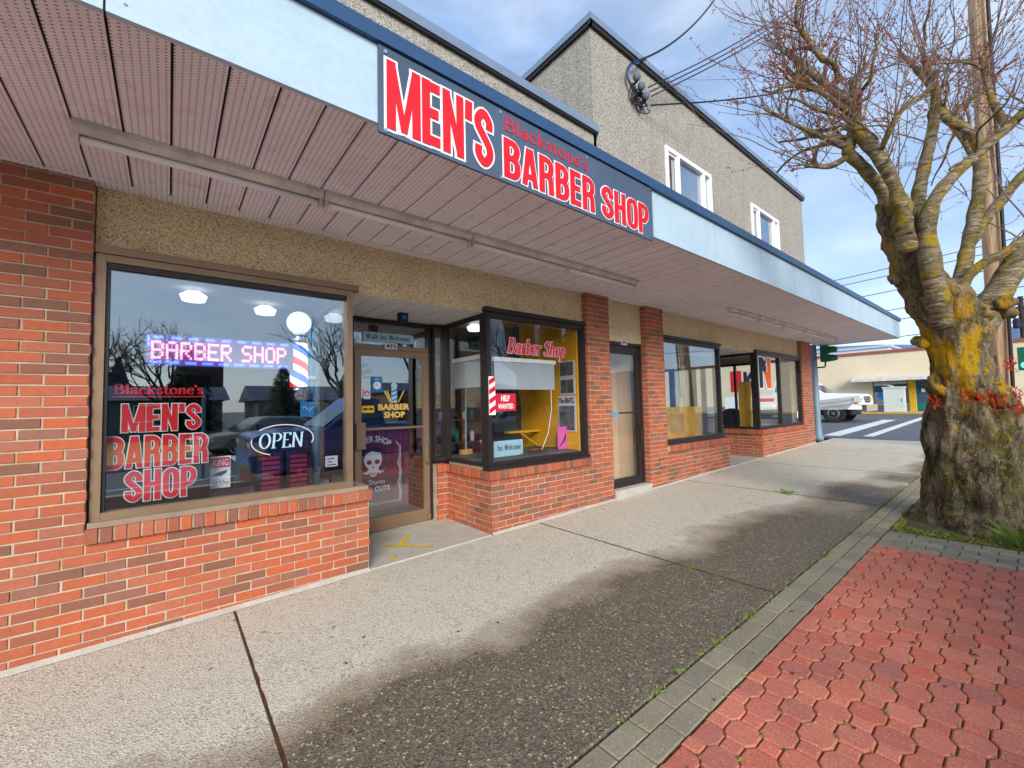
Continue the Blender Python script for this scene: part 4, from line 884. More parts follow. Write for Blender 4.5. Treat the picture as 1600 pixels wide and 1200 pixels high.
for k in range(4): flat([(.43+k*.014,.675),(.438+k*.014,.675),(.438+k*.014,.705),(.43+k*.014,.705)], 'tooth_gap', M['maroon'], yb-.005)
def arch(u, v, d): a = math.pi*.80-u*1.0; return (.46+(.28+v)*math.cos(a)*.95, yb, .83+(.235+v)*math.sin(a))
font_text('BARBER SHOP', .075, lambda u, v, d: arch(u*3.1, v, d), .55, .02).build('arched_lettering', M['offwhite'], t, fix=False)
font_text('& CUTS', .06, lambda u, v, d: (.40+u, yb, .48+v), .26, .02).build('lettering', M['offwhite'], t, fix=False); font_text('Shaves', .06, lambda u, v, d: (.40+u, yb, .565+v), .2).build('lettering', M['offwhite'], t, fix=False)
for dx in (0, .018): MB().tube([(.24,yb,.33+dx),(.80-dx,yb,.33+dx),(.80-dx,yb,1.0),(.74,yb,1.06-dx)], .004, 4).build('border_line', M['offwhite'], t)
MB().tube([Vector((.785+.022*math.sin(i*.5), yb-.003, .36+i*.02)) for i in range(28)], .005, 4).build('scroll', M['offwhite'], t)
# yellow tape cross on the doorway floor
t = thing('tape_mark', 'worn yellow tape cross on the concrete doorway floor', 'floor marking', (.5, .45, .03))
for nm, a, b, w_ in (('tape', (.36,.52), (.70,.12), .022), ('tape', (.70,.68), (.44,.36), .022), ('tape', (.30,.16), (.25,.08), .025)):
    A, B2 = Vector(a), Vector(b); n = (B2-A).normalized(); n = Vector((-n.y, n.x))*w_; z = .026 if a[0] == .36 else .024
    zz = lambda q, z=z: (q.x, q.y, gz(q.x)+z-.008)
    MB().quad(zz(A+n), zz(B2+n*.8), zz(B2-n), zz(A-n*.9)).build(nm, M['yellowtape'], t)
# blue bell under the recess soffit
t = thing('blue_alarm_light', 'dark blue box lamp under the soffit above the barber door', 'lamp', (.62, .62, 2.45))
MB().box(.58, .68, .6, .68, 2.44, 2.543).build('housing', M['navy'], t); MB().lathe((.63,.59,2.49), [(.02,.0),(.025,.008)], 12, 'y').build('lens', M['blue'], t)

# ------------------------------------------------------------------ projecting window items
t = thing('window_lettering', 'red italic Barber Shop lettering on the projecting window glass', 'decal', (2.2, .075, 2.05))
for grow, d, m, nm in ((.035, .0, M['offwhite'], 'white_outline'), (0, .0045, M['redlet'], 'lettering')):
    lettering('Barber Shop', SER, .19, (.98/.19)/text_width('Barber Shop', SER, 1), .17, .06, lambda u, v, e, d=d: (1.70+u, .077-d-e, 2.09+v), grow, .22).build(nm, m, t, fix=False)
t = thing('roller_blind', 'pale grey roller blind half down in the front of the projecting window', 'blind', (2.1, .2, 1.66)); MB().box(1.58, 2.58, .18, .184, 1.66, 2.0).build('fabric', M['blind'], t); MB().box(1.57, 2.6, .165, .215, 2.0, 2.05).build('cassette', M['whitevinyl'], t); MB().tube([(2.52,.19,2.0),(2.53,.2,1.4),(2.48,.22,1.1),(2.4,.25,.9)], .005, 5).build('cord', M['whitevinyl'], t)
t = thing('roller_blind', 'pale grey roller blind in the side pane of the projecting window', 'blind', (1.5, .6, 1.7)); MB().box(1.5, 1.504, .2, .96, 1.70, 2.04).build('fabric', M['blind'], t); MB().box(1.48, 1.53, .19, .97, 2.04, 2.09).build('cassette', M['whitevinyl'], t)
t = thing('help_wanted_sign', 'red HELP WANTED sign in the corner of the projecting window', 'sign', (1.65, .06, 1.4)); MB().box(1.50, 1.81, .069, .073, 1.40, 1.605).build('card', M['redlet'], t)
font_text('HELP', .07, lambda u, v, d: (1.585+u, .067, 1.515+v), .13, .04).build('lettering', M['whitevinyl'], t, fix=False); font_text('WANTED', .06, lambda u, v, d: (1.54+u, .067, 1.425+v), .23, .03).build('lettering', M['whitevinyl'], t, fix=False)
MB().add([(1.5,.0685,1.4)]*3, [(0,1,2)]) if 0 else None
t = thing('striped_strip', 'narrow red and white striped strip on the corner post of the projecting window', 'sign', (1.43, .03, 1.38)); MB().box(1.385, 1.475, .03, .036, 1.36, 1.80).build('strip', M['whitevinyl'], t)
mb = MB()
for k in range(4): mb.add([(1.387,.028,1.37+k*.11),(1.473,.028,1.42+k*.11),(1.473,.028,1.475+k*.11),(1.387,.028,1.425+k*.11)], [(0,1,2,3)])
mb.build('red_stripes', M['signred'], t)
t = card('welcome_board', 1.64, 2.10, .30, .836, 1.03, M['paleblue'], 'pale blue board reading Ins Welcome leaning on the projecting window deck', 'sign', .01)
xs = (.38/.07)/text_width('Ins Welcome', SER, 1); lettering('Ins Welcome', SER, .07, xs, .15, .06, lambda u, v, e: (1.69+u, .298-e, .91+v)).build('lettering', M['ink'], t, fix=False)
t = thing('flared_vase', 'pale green flared vase on a wooden foot in the window corner', 'vase', (1.54, .33, .836)); MB().lathe((1.54,.33,.836), [(.035,0),(.03,.02),(.018,.06),(.02,.10)], 14).build('foot', M['tanwood'], t, smooth=True); MB().lathe((1.54,.33,.936), [(.02,0),(.035,.05),(.075,.11),(.07,.115)], 16).build('cup', M['cabinet'], t, smooth=True)
def poster(y0, y1, z0, z1, lab, m, words=None):
    t = thing('wall_poster', lab, 'poster', (2.96, (y0+y1)/2, z0)); MB().box(2.962, 2.968, y0, y1, z0, z1).build('sheet', M['offwhite'], t)
    h = (z1-z0); top = z1-.02 if not words else z1-.14*1.0
    pc = MB(); n = 2 if words is None else 1
    for k in range(n): wv = (y1-y0-.04)/n; pc.box(2.956, 2.961, y1-.02-(k+1)*wv+.01, y1-.02-k*wv, z0+.02, top)
    pc.build('picture', m, t)
    if words: font_text(words, .075, lambda u, v, d: (2.955, y1-.02-u, z1-.10+v), y1-y0-.04, .03).build('lettering', M['ink'], t, fix=False)
poster(.16, .46, 1.85, 2.08, 'topmost black and white photo poster on the mustard wall', M['photo']); poster(.16, .46, 1.60, 1.835, 'black and white portrait poster, middle one on the mustard wall', M['photo']); poster(.16, .50, 1.08, 1.58, 'lowest and tallest poster with a dark headline on the mustard wall', M['photo'], 'The BEATL')
t = thing('pink_card', 'bright pink card with a dark high heeled shoe by the posters', 'card', (2.86, .34, .836)); MB().box(2.78, 2.96, .345, .35, .838, 1.15).build('card', M['pink'], t)
mb = MB(); mb.add([(2.80,.342,0.880),(2.85,.342,0.920),(2.90,.342,0.990),(2.935,.342,1.060),(2.94,.342,1.020),(2.93,.342,0.900),(2.925,.342,0.900),(2.92,.342,0.980),(2.88,.342,0.920),(2.83,.342,0.880)], [tuple(range(10))]); mb.build('shoe', M['navy'], t)
pr = random.Random(11); kinds = (('comb', 'black'), ('scissors', 'chrome'), ('razor_handle', 'tanwood'), ('brush', 'brownwood'))
for i in range(14):
    k, m = kinds[i % 4]; x = 1.75+.08*i; y = pr.uniform(.28, .62); a = pr.uniform(-.8, .8); l = pr.uniform(.07, .12); dx, dy = math.cos(a)*l, math.sin(a)*l*.6
    P, Q = Vector((x-dx, y-dy+.05, .848)), Vector((x+dx, y+dy+.05, .848)); mb = MB()
    if k == 'comb':
        mb.tube([P, Q], .007, 5)
        for j in range(9): q = P.lerp(Q, j/8); mb.tube([q, q+Vector((.0, .03, 0))], .0025, 4)
    elif k == 'scissors':
        mb.tube([P, Q], [.006, .002], 5); mb.tube([P+Vector((0,.03,.006)), Q+Vector((0,-.01,.006))], [.006, .002], 5); mb.tube([P+Vector((.015*math.cos(b), .02*math.sin(b), 0)) for b in [R(q) for q in range(0, 361, 45)]], .004, 4)
    else: mb.tube([P, P.lerp(Q, .4), P.lerp(Q, .7), Q], [.009, .012, .007, .016], 8)
    solo(k, mb, M[m], '%s %s on the projecting window deck, counting from the vase' % (('first', 'second', 'third', 'fourth')[i//4], {'comb':'black comb','scissors':'steel scissors','razor_handle':'wooden razor handle','brush':'dark wooden brush'}[k]), k.replace('_handle', ''), 'grooming tools on the window deck')
t = thing('bracket_shelf', 'mustard wooden bracket shelf low on the mustard wall', 'shelf', (2.7, .95, 1.0)); MB().box(2.35, 2.96, .9, 1.0, 1.06, 1.09).build('board', M['mustard'], t); MB().add([(2.9,.95,.8)]*3, [(0,1,2)]) if 0 else MB().tube([(2.6,.95,1.06),(2.94,.95,.85)], .015, 6).build('brace', M['mustard'], t)
t = thing('product_shelf', 'dark shelf of hair products behind the projecting window', 'shelf', (1.95, 1.75, .03))
for z in (.9, 1.25, 1.6): MB().box(1.5, 2.4, 1.65, 1.85, z, z+.025).build('board', M['brownwood'], t)
for x in (1.5, 2.38): MB().box(x, x+.025, 1.65, 1.85, .03, 1.62).build('upright', M['brownwood'], t)
pr2 = random.Random(9); wn_ = ('first', 'second', 'third', 'fourth', 'fifth', 'sixth')
for zi, z in enumerate((.925, 1.275)):
    for k in range(6):
        x = 1.58+k*.14; h_ = pr2.uniform(.13, .24); m_ = ('blue', 'offwhite', 'redlet', 'teal', 'gold', 'black')[(k*5+zi*2) % 6]
        b_ = thing('product_bottle', '%s bottle from the left on the %s product shelf behind the blind' % (wn_[k], ('lower', 'upper')[zi]), 'bottle', (x, 1.74, z), 'bottles on the product shelf')
        MB().lathe((x,1.74,z), [(.034,0),(.036,.02),(.036,h_*.7),(.014,h_*.8),(.014,h_*.88)], 12).build('body', M[m_], b_, smooth=True); MB().lathe((x,1.74,z+h_*.88), [(.018,0),(.018,h_*.12)], 10).build('cap', M['black'], b_)
t = thing('leaning_broom', 'broom leaning in the side pane of the projecting window', 'broom', (1.75, .95, .836)); MB().tube([(1.62,.9,.86),(1.78,1.12,2.0)], .012, 8).build('handle', M['steel'], t); MB().box(1.54, 1.70, .86, .93, .836, .90).build('head', M['tanwood'], t)
# ------------------------------------------------------------------ corner shop items
t = thing('wood_slab_display', 'wide yellow live edge wood slab leaning in the third window', 'wood slab', (6.1, .35, .78))
for x0, x1, s in ((5.06, 5.72, 1), (5.74, 6.85, 2)):
    pts = [(x0+.012*noise.noise(Vector((k*.7, s, 0))), .785+.58*k/9) for k in range(10)]+[(x1+.03*noise.noise(Vector((k*.7, s+5, 0))), .785+.58*(9-k)/9) for k in range(10)]
    MB().prism(pts, lambda x, z: (x, .35, z), lambda x, z: (x, .40, z)).build('slab', M['slabwood'], t)
t = thing('upright_plank', 'tall yellow live edge plank standing behind the corner glass', 'wood slab', (9.1, .38, .80))
pts = [(.30+.03*noise.noise(Vector((k*.6, 1, 0))), .80+1.1*k/9) for k in range(10)]+[(.56+.035*noise.noise(Vector((k*.6, 9, 0))), .80+1.1*(9-k)/9) for k in range(10)]
MB().prism(pts, lambda y, z: (9.05, y, z), lambda y, z: (9.11, y, z)).build('plank', M['slabwood'], t)
solo('dark_plank', MB().box(9.14, 9.2, .18, .29, .801, 2.35), M['brownwood'], 'dark red brown plank beside the tall yellow plank', 'wood slab')
solo('car_tyre', MB().lathe((9.15, .78, 1.04), [(.13,-.09),(.2,-.1),(.24,-.07),(.24,.07),(.2,.1),(.13,.09)], 24, 'x'), M['tyre'], 'black tyre standing on edge behind the corner glass', 'tyre')
t = thing('n_logo_decal', 'large navy and orange N logo on the corner shop glass', 'decal', (9.36, .06, 1.75))
xa, xb, za, zb = 9.02, 9.70, 1.74, 2.45
def poly(pts, nm, m, y): mb = MB(); mb.add([(x, y, z) for x, z in pts], [tuple(range(len(pts)))]); mb.build(nm, m, t)
poly([(xa-.03,za-.02),(xa+.24,za-.02),(xa+.24,za+.36),(xa+.42,za-.03),(xb+.03,za-.03),(xb+.03,zb+.02),(xb-.24,zb+.02),(xb-.24,zb-.36),(xa+.26,zb+.03),(xa-.03,zb+.03)], 'white_outline', M['whitevinyl'], .0745)
poly([(xa,za),(xa+.2,za),(xa+.2,zb-.30),(xa+.42,za+.22),(xa+.42,za+.5),(xa+.24,zb),(xa,zb)], 'navy_half', M['navy'], .072); poly([(xb,zb),(xb-.2,zb),(xb-.2,za+.34),(xa+.46,za+.38),(xa+.28,za+.40),(xa+.44,za),(xb,za)], 'orange_half', M['orange'], .0705)
font_text('custom', .12, lambda u, v, d: (9.02+u, .073, 1.57+v), .66).build('caption', M['offwhite'], t, fix=False)
for k in range(9): MB().box(8.97+k*.095, 9.045+k*.095, .0715, .0735, 1.42, 1.50).build('red_caption_block', M['redlet'], t)
font_text('250-710-1955', .11, lambda u, v, d: (8.98+u, .073, 1.24+v), .95, .03).build('phone_number', M['whitevinyl'], t, fix=False)
solo('white_sticker', MB().box(11.3, 11.36, .07, .074, .98, 1.15), M['whitevinyl'], 'small white sticker at the right edge of the corner window', 'sticker')

# ------------------------------------------------------------------ pollarded cherry tree
TR = {
'trunk':[(5.27,-3.39,-0.20,0.431),(5.26,-3.39,0.02,0.395),(5.22,-3.38,0.22,0.365),(5.19,-3.37,0.50,0.346),(5.18,-3.39,0.90,0.356),(5.19,-3.42,1.24,0.346),(5.17,-3.42,1.48,0.287),(5.11,-3.39,1.72,0.242),(5.07,-3.36,1.96,0.220),(5.02,-3.34,2.20,0.250),(4.93,-3.28,2.47,0.268),(4.90,-3.26,2.66,.20)],
'A':[(4.98,-3.30,2.25,0.20),(4.92,-3.27,2.41,0.225),(4.76,-3.17,2.68,0.205),(4.68,-3.12,2.92,0.20),(4.61,-3.07,3.16,0.195),(4.41,-3.05,3.36,0.160),(4.36,-3.02,3.52,0.118)],
'a':[(4.39,-3.04,3.46,0.118),(4.21,-2.97,3.63,0.074),(4.01,-2.88,3.81,0.065),(3.89,-2.80,3.94,0.061),(3.91,-2.82,4.06,0.066),(3.94,-2.86,4.26,0.061),(3.95,-2.88,4.48,0.055),(3.93,-2.88,4.69,0.058)],
'b':[(4.40,-3.13,2.95,0.10),(4.27,-3.12,3.19,0.094),(4.18,-3.12,3.31,0.079),(4.06,-3.10,3.56,0.070),(3.93,-3.02,3.82,0.066),(3.87,-2.92,4.05,0.064),(3.88,-2.87,4.17,0.055)],
'c':[(4.9,-3.2,2.55,.13),(4.88,-3.15,2.99,0.110),(4.94,-3.17,3.62,0.076),(5.05,-3.24,4.08,0.066),(5.18,-3.30,4.47,0.056),(5.19,-3.34,4.90,0.046),(5.11,-3.29,5.24,0.043)],
'c2':[(4.02,-3.03,3.93,0.032),(4.44,-3.15,4.44,0.030),(4.87,-3.26,4.72,0.030),(5.20,-3.35,4.95,0.028)],
'd':[(4.75,-3.3,2.2,.12),(4.53,-3.29,2.55,0.109),(4.38,-3.27,3.11,0.082),(4.41,-3.38,3.46,0.066),(4.60,-3.62,3.78,0.054),(4.76,-3.83,4.01,0.052),(4.87,-4.00,4.21,0.046)],
'e':[(5.2,-3.38,2.1,.12),(5.37,-3.39,2.51,0.098),(5.55,-3.44,2.98,0.084),(5.69,-3.52,3.43,0.074),(5.82,-3.60,4.04,0.065),(5.77,-3.58,4.45,0.065),(5.49,-3.37,4.69,0.047),(5.39,-3.31,5.01,0.039)],
'f':[(5.6,-3.45,3.02,.07),(5.67,-3.48,3.17,0.065),(5.78,-3.59,3.43,0.064),(5.95,-3.74,3.69,0.058),(6.12,-3.90,3.96,0.052),(6.28,-4.12,4.32,0.042)],
'g':[(5.12,-3.40,1.6,.16),(5.15,-3.42,1.86,0.176),(5.25,-3.53,2.23,0.151),(5.38,-3.65,2.49,0.134),(5.50,-3.77,2.76,0.132),(5.67,-3.93,3.10,0.116),(5.91,-4.16,3.53,0.091)],
'h':[(5.2,-3.42,2.6,.06),(5.31,-3.48,2.77,0.057),(5.37,-3.61,2.90,0.055),(5.42,-3.72,2.95,0.049),(5.60,-3.88,3.11,0.052),(5.86,-4.11,3.40,0.042)],
'i':[(3.91,-2.82,3.93,0.036),(3.75,-2.68,3.82,0.031),(3.55,-2.52,3.83,0.021)],
'j':[(3.87,-2.79,4.01,0.041),(3.52,-2.58,4.14,0.026),(3.12,-2.33,4.34,0.016)],
'k':[(3.91,-2.84,4.34,0.036),(3.79,-2.63,4.65,0.032),(3.73,-2.47,4.87,0.022)],
'l':[(3.94,-2.87,4.43,0.050),(3.95,-2.76,4.60,0.042),(3.92,-2.51,5.01,0.040),(3.84,-2.33,5.32,0.036)],
'm':[(3.81,-2.78,4.66,0.036),(3.71,-2.77,4.81,0.031),(3.54,-2.71,4.83,0.031),(3.39,-2.66,4.95,0.026),(3.23,-2.60,5.09,0.021)],
'n':[(4.00,-3.01,3.85,0.029),(3.80,-3.11,3.91,0.023),(3.73,-3.19,4.05,0.017)],
'o':[(5.39,-3.31,5.0,.036),(5.45,-3.2,5.3,.03),(5.4,-3.05,5.65,.022)],'p':[(5.82,-3.6,4.1,.05),(6.05,-3.5,4.5,.04),(6.1,-3.35,4.95,.03)],'q':[(4.76,-3.83,4.0,.04),(4.9,-3.75,4.4,.034),(4.95,-3.7,4.9,.028)]}
tree = thing('cherry_tree', 'old pollarded cherry tree with mossy burled trunk, knobbly limbs and bare red budded twigs', 'tree', (5.2, -3.4, .1))
def smooth_path(P, k):
    pts = catmull([p[:3] for p in P], k); rad = [v.x for v in catmull([(p[3], 0, 0) for p in P], k)]; return pts, rad
# trunk: own mesh with flutes and burls
pts, rad = smooth_path(TR['trunk'], 12); n = 110; mb = MB()
for i, (p, r) in enumerate(zip(pts, rad)):
    for k in range(n):
        a = 2*math.pi*k/n; d = Vector((math.cos(a), math.sin(a), 0)); zq = p.z
        fl = 1+.07*math.sin(a*5+1.3+zq*1.1)*max(0, 1-zq/1.6)+.05*math.sin(a*9+zq*2.0)*max(0, 1-zq/1.8)
        flare = max(0, .28-zq)*1.1*(.6+.5*math.sin(a*4+.7)); q = p+d*r
        bl = .10*noise.noise(q*3.1)+.07*noise.noise(q*7.3)+.04*noise.noise(q*17)+.03*noise.noise(q*34)+.13*noise.noise(Vector((q.x*9, q.y*9, q.z*1.5)))+.06*noise.noise(Vector((q.x*20, q.y*20, q.z*4)))
        if 1.0 < zq < 1.7: bl += .10*max(0, math.sin((zq-1.0)/.7*math.pi))*max(0, noise.noise(q*4+Vector((9,2,1))))*2
        mb.v.append(tuple(p+d*(r*(fl+bl)+flare)))
for i in range(len(pts)-1):
    for k in range(n): a = i*n+k; b = i*n+(k+1) % n; mb.f.append((a, b, b+n, a+n))
trunk = mb.build('trunk', M['bark'], tree, smooth=True)
for (c, r_) in (((4.99,-3.22,1.58),.10),((5.0,-3.48,1.52),.12),((4.83,-3.36,2.28),.08),((4.76,-3.28,2.38),.07),((5.02,-3.56,2.28),.09),((5.2,-3.72,2.42),.07),((4.53,-3.10,3.02),.08),((4.92,-3.12,2.05),.07),((5.32,-3.70,2.33),.08),((4.64,-3.0,2.72),.07),((5.05,-3.62,1.46),.13)):
    br = MB(); ns, nr = 18, 12
    for i in range(nr+1):
        for k in range(ns):
            th, ph = math.pi*i/nr, 2*math.pi*k/ns; d = Vector((math.sin(th)*math.cos(ph), math.sin(th)*math.sin(ph), math.cos(th))); q = Vector(c)+d*r_
            br.v.append(tuple(Vector(c)+d*r_*(1+.7*noise.noise(q*9)+.4*noise.noise(q*21)+.2*noise.noise(q*45))))
    for i in range(nr):
        for k in range(ns): a = i*ns+k; b = i*ns+(k+1) % ns; br.f.append((a, b, b+ns, a+ns))
    br.build('burl', M['bark'], trunk, smooth=True)
tw, bd = MB(), MB(); tr = random.Random(21)
def bud(p, s):
    d = Vector((tr.gauss(0,1), tr.gauss(0,1), tr.gauss(.3,1))).normalized(); u = d.cross(Vector((.3,.5,.8))).normalized()*s*.45; w_ = d.cross(u)
    b = len(bd.v); bd.v += [tuple(p-d*s*.3), tuple(p+u), tuple(p+w_), tuple(p-u), tuple(p-w_), tuple(p+d*s)]
    bd.f += [(b,b+2,b+1),(b,b+3,b+2),(b,b+4,b+3),(b,b+1,b+4),(b+5,b+1,b+2),(b+5,b+2,b+3),(b+5,b+3,b+4),(b+5,b+4,b+1)]
def shoot(p, d, l, r, depth=0):
    P = [Vector(p)]; n_ = 6; d = d.normalized()
    for i in range(n_):
        d = (d+Vector((tr.gauss(0,.13), tr.gauss(0,.13), tr.gauss(.05,.10)))).normalized(); P.append(P[-1]+d*l/n_)
    tw.tube(P, [r*(1-.75*i/n_) for i in range(n_+1)], 4, cap=False)
    for i in range(1, n_+1):
        for _ in range(2):
            if tr.random() < .34:
                q = P[i-1].lerp(P[i], tr.random())
                for _k in range(tr.choice((1, 1, 2, 3))): bud(q+Vector((tr.gauss(0,.008), tr.gauss(0,.008), tr.gauss(0,.008))), tr.uniform(.008, .016))
    for _ in range(2): bud(P[-1], .015)
    if depth < 2:
        for _ in range(tr.choice((1, 2, 2, 3)) if depth == 0 else tr.choice((0, 1))):
            i = tr.randint(1, n_-1); dd = (P[i+1]-P[i]).normalized()+Vector((tr.gauss(0,.6), tr.gauss(0,.6), tr.gauss(.1,.5))); shoot(P[i], dd, l*tr.uniform(.3, .6), r*.6, depth+1)
for key, P in TR.items():
    if key == 'trunk': continue
    pts, rad = smooth_path(P, 6); big = P[0][3] > .06
    rad = [r*(.86 if key != 'A' else .96)*(1+.2*noise.noise(Vector(p)*9)) for p, r in zip(pts, rad)]
    if key in 'abck': rad[-1] *= 1.15
    MB().tube(pts, rad, 18 if big else 10, nz=.16 if big else .14, nf=7, seed=len(key)).build('limb', M['bark2'] if key != 'A' else M['bark'], tree, smooth=True)
    tip = pts[-1]; dirn = (pts[-1]-pts[-4]).normalized()
    m_ = {'A': 4, 'g': 9}.get(key, 14)
    for i in range(m_):
        if tr.random() < .5 or key in 'g': k = tr.randint(len(pts)//2, len(pts)-1)
        else: k = len(pts)-1-tr.randint(0, 3)
        o = Vector((pts[k].x-4.7, pts[k].y+3.2, 0))
        d = dirn*.5+Vector((tr.gauss(0,.75), tr.gauss(0,.75), tr.gauss(.65,.55)))+o*.25; l = tr.uniform(.35, 1.45)*(1.1 if d.z > .3 else .7); shoot(pts[k], d, l, tr.uniform(.004, .0085))
for kk in range(34):
    key = tr.choice('aabccdeeijklmopq'); P, rd = smooth_path(TR[key], 6); k = tr.randint(len(P)//2, len(P)-1); p = Vector(P[k])
    d = Vector((tr.gauss(-.35,.7), tr.gauss(.1,.7), tr.gauss(.45,.5))).normalized(); l = tr.uniform(.35, .85); Q = [p]
    for _ in range(5): d = (d+Vector((tr.gauss(0,.3), tr.gauss(0,.3), tr.gauss(.06,.25)))).normalized(); Q.append(Q[-1]+d*l/5)
    Q = catmull(Q, 3); r0 = tr.uniform(.012, .024); MB().tube(Q, [r0*(1-.55*i/(len(Q)-1)) for i in range(len(Q))], 8, nz=.25, nf=12, seed=kk).build('branch', M['bark2'], tree, smooth=True)
    for _ in range(4): i = tr.randint(4, len(Q)-1); shoot(Q[i], d*.5+Vector((tr.gauss(0,.7), tr.gauss(0,.7), tr.gauss(.6,.5))), tr.uniform(.25, .95), tr.uniform(.003, .0065))
tw.build('twigs', M['twig'], tree, kind='stuff'); bd.build('buds', M['bud'], tree, kind='stuff')
lf = MB(); 
for c in ((4.83,-3.42,1.44),(4.86,-3.52,1.43),(4.92,-3.60,1.41),(5.0,-3.72,1.74),(4.78,-3.20,1.40),(5.02,-3.76,1.30),(4.95,-3.66,1.38),(5.05,-3.76,1.45)):
    for _ in range(34):
        d = Vector((tr.gauss(-.7,.5), tr.gauss(-.1,.6), tr.gauss(.25,.5))).normalized(); p = Vector(c)+Vector((-.04,0,0))+Vector((tr.gauss(0,.03), tr.gauss(0,.028), tr.gauss(0,.035)))
        u = d.cross(Vector((tr.random(), tr.random(), 1))).normalized()*.007; l = tr.uniform(.04, .085); lf.add([p-u*.4, p+d*l*.5-u, p+d*l, p+d*l*.5+u], [(0,1,2,3)])
lf.build('red_shoots', M['redleaf'], tree, kind='stuff')
# grass, moss and weeds
gm = MB(); gr_ = random.Random(5)
def blade(x, y, h, wd=.004, lean=.5):
    z = gz(x)-.012; a = gr_.uniform(0, 6.28); dx, dy = math.cos(a)*wd, math.sin(a)*wd; lx, ly = gr_.gauss(0,lean)*h, gr_.gauss(0,lean)*h
    gm.add([(x-dx,y-dy,z),(x+dx,y+dy,z),(x+lx*.5+dx*.6,y+ly*.5+dy*.6,z+h*.65),(x+lx,y+ly,z+h)], [(0,1,2),(1,2,3)] if 0 else [(0,1,2,3)])
for _ in range(5200):
    x, y = gr_.uniform(4.40, 6.3), gr_.uniform(-4.6, -2.84)
    if noise.noise(Vector((x*2.2, y*2.2, 4))) < -.12+.15*gr_.random(): continue
    if (x-5.22)**2+(y+3.38)**2 < .16: continue
    blade(x, y, gr_.uniform(.02, .075), gr_.uniform(.003, .007), .6)
for _ in range(60): blade(4.55+gr_.gauss(0,.06), -3.78+gr_.gauss(0,.05), gr_.uniform(.1, .24), .006, .5)
def tuft(x, y, n_, s, h):
    for _ in range(n_): blade(x+gr_.gauss(0,s), y+gr_.gauss(0,s*.6), gr_.uniform(.4, 1)*h, .004, .9)
for x in [gr_.uniform(.2, 9) for _ in range(70)]: tuft(x, -2.592, gr_.randint(5, 24), .025, .03)
for jxx in (2.06, 5.5): 
    for _ in range(12): y = gr_.uniform(-2.5, -1.1); tuft(jxx, y, gr_.randint(4, 16), .018, .03)
tuft(5.5, -1.55, 60, .05, .09); tuft(2.06, -1.95, 40, .03, .035); tuft(1.15, -1.9, 30, .03, .02)
g = gm.build('grass', M['grass'], kind='stuff', fix=False); tag(g, 'tufts of grass and weeds round the tree and in the paving joints', 'grass')
mm = MB()
for _ in range(900):
    kind = gr_.random()
    if kind < .5: x, y = gr_.uniform(4.39, 4.62), gr_.uniform(-4.2, -2.86)
    elif kind < .7: x, y = gr_.uniform(4.4, 6.2), gr_.uniform(-2.9, -2.84)
    else:
        j = gr_.randint(0, 9); i = gr_.randint(1, 17); x = .2165*i+(.10825 if j % 2 else 0)+gr_.choice((-.07, .07)); y = -2.87-.108*j+gr_.choice((-.05, .05))
    s = gr_.uniform(.005, .016); z = gz(x)-.004; mm.add([(x-s,y,z),(x,y-s,z),(x+s,y,z),(x,y+s,z),(x,y,z+s*.7)], [(0,1,4),(1,2,4),(2,3,4),(3,0,4)])
m_ = mm.build('moss', M['moss'], kind='stuff'); tag(m_, 'small cushions of moss along paver joints and tree pit edge', 'moss')
lt = MB()
for _ in range(170):
    x, y = gr_.uniform(-1.6, 7), gr_.choice((gr_.uniform(-2.55, -.2), gr_.gauss(-2.58, .02), gr_.uniform(-3.6, -2.7))); s = gr_.uniform(.004, .011); a = gr_.uniform(0, 6.28); z = gz(x)+.003
    c, d = math.cos(a)*s, math.sin(a)*s; lt.add([(x-c*1.6,y-d*1.6,z),(x+d,y-c,z+.002),(x+c*1.6,y+d*1.6,z+.001),(x-d,y+c,z+.004)], [(0,1,2,3)])
l_ = lt.build('leaf_litter', M['brownwood'], kind='stuff', fix=False); tag(l_, 'scattered brown bits of leaf litter on the sidewalk', 'litter')

# ------------------------------------------------------------------ poles, wires, signals
t = thing('utility_pole', 'weathered wooden utility pole standing behind the cherry tree', 'pole', (12.36, -3.42, .25))
MB().tube([(12.42,-3.42,.1),(12.33,-3.43,1.7),(12.27,-3.45,2.64),(11.79,-3.53,9.85),(11.7,-3.55,11.0)], [.19,.18,.175,.14,.13], 16).build('shaft', M['pole'], t, smooth=True)
MB().tube([(12.12,-3.58,1.6),(12.06,-3.60,3.0),(11.62,-3.68,9.8)], .03, 8).build('conduit', M['cable'], t); MB().tube([(12.16,-3.38,2.0),(12.10,-3.38,2.3)], .022, 6).build('step_bolt', M['brownwood'], t); MB().tube([(12.11,-3.36,2.75),(12.1,-3.36,2.85)], .025, 6).build('step_bolt', M['brownwood'], t)
t = thing('utility_pole', 'distant dark utility pole with cross arm at the right edge', 'pole', (34, -3.5, .68)); MB().tube([(38,-3.6,.6),(38,-3.6,7.3)], .12, 8).build('shaft', M['bareb'], t); MB().box(37.9, 38.1, -5.2, -2.2, 6.55, 6.7).build('cross_arm', M['bareb'], t); MB().lathe((37.8,-3.4,5.4), [(.16,0),(.18,.1),(.18,.5),(.1,.6)], 10).build('transformer', M['navy'], t)
def wire(pts, r, label, m='cable', name='overhead_wire', group='overhead wires'):
    solo(name, MB().tube(catmull(pts, 8), r, 5), M[m], label, 'wire', group)
def sag(a, b, s, n_=6): a, b = Vector(a), Vector(b); return [a.lerp(b, k/n_)-Vector((0, 0, s*4*(k/n_)*(1-k/n_))) for k in range(n_+1)]
wire(sag((4.22,-.12,6.86), (8.6,.2,11.3), .3), .018, 'thick service cable rising from the insulators to the top of the frame', 'cable')
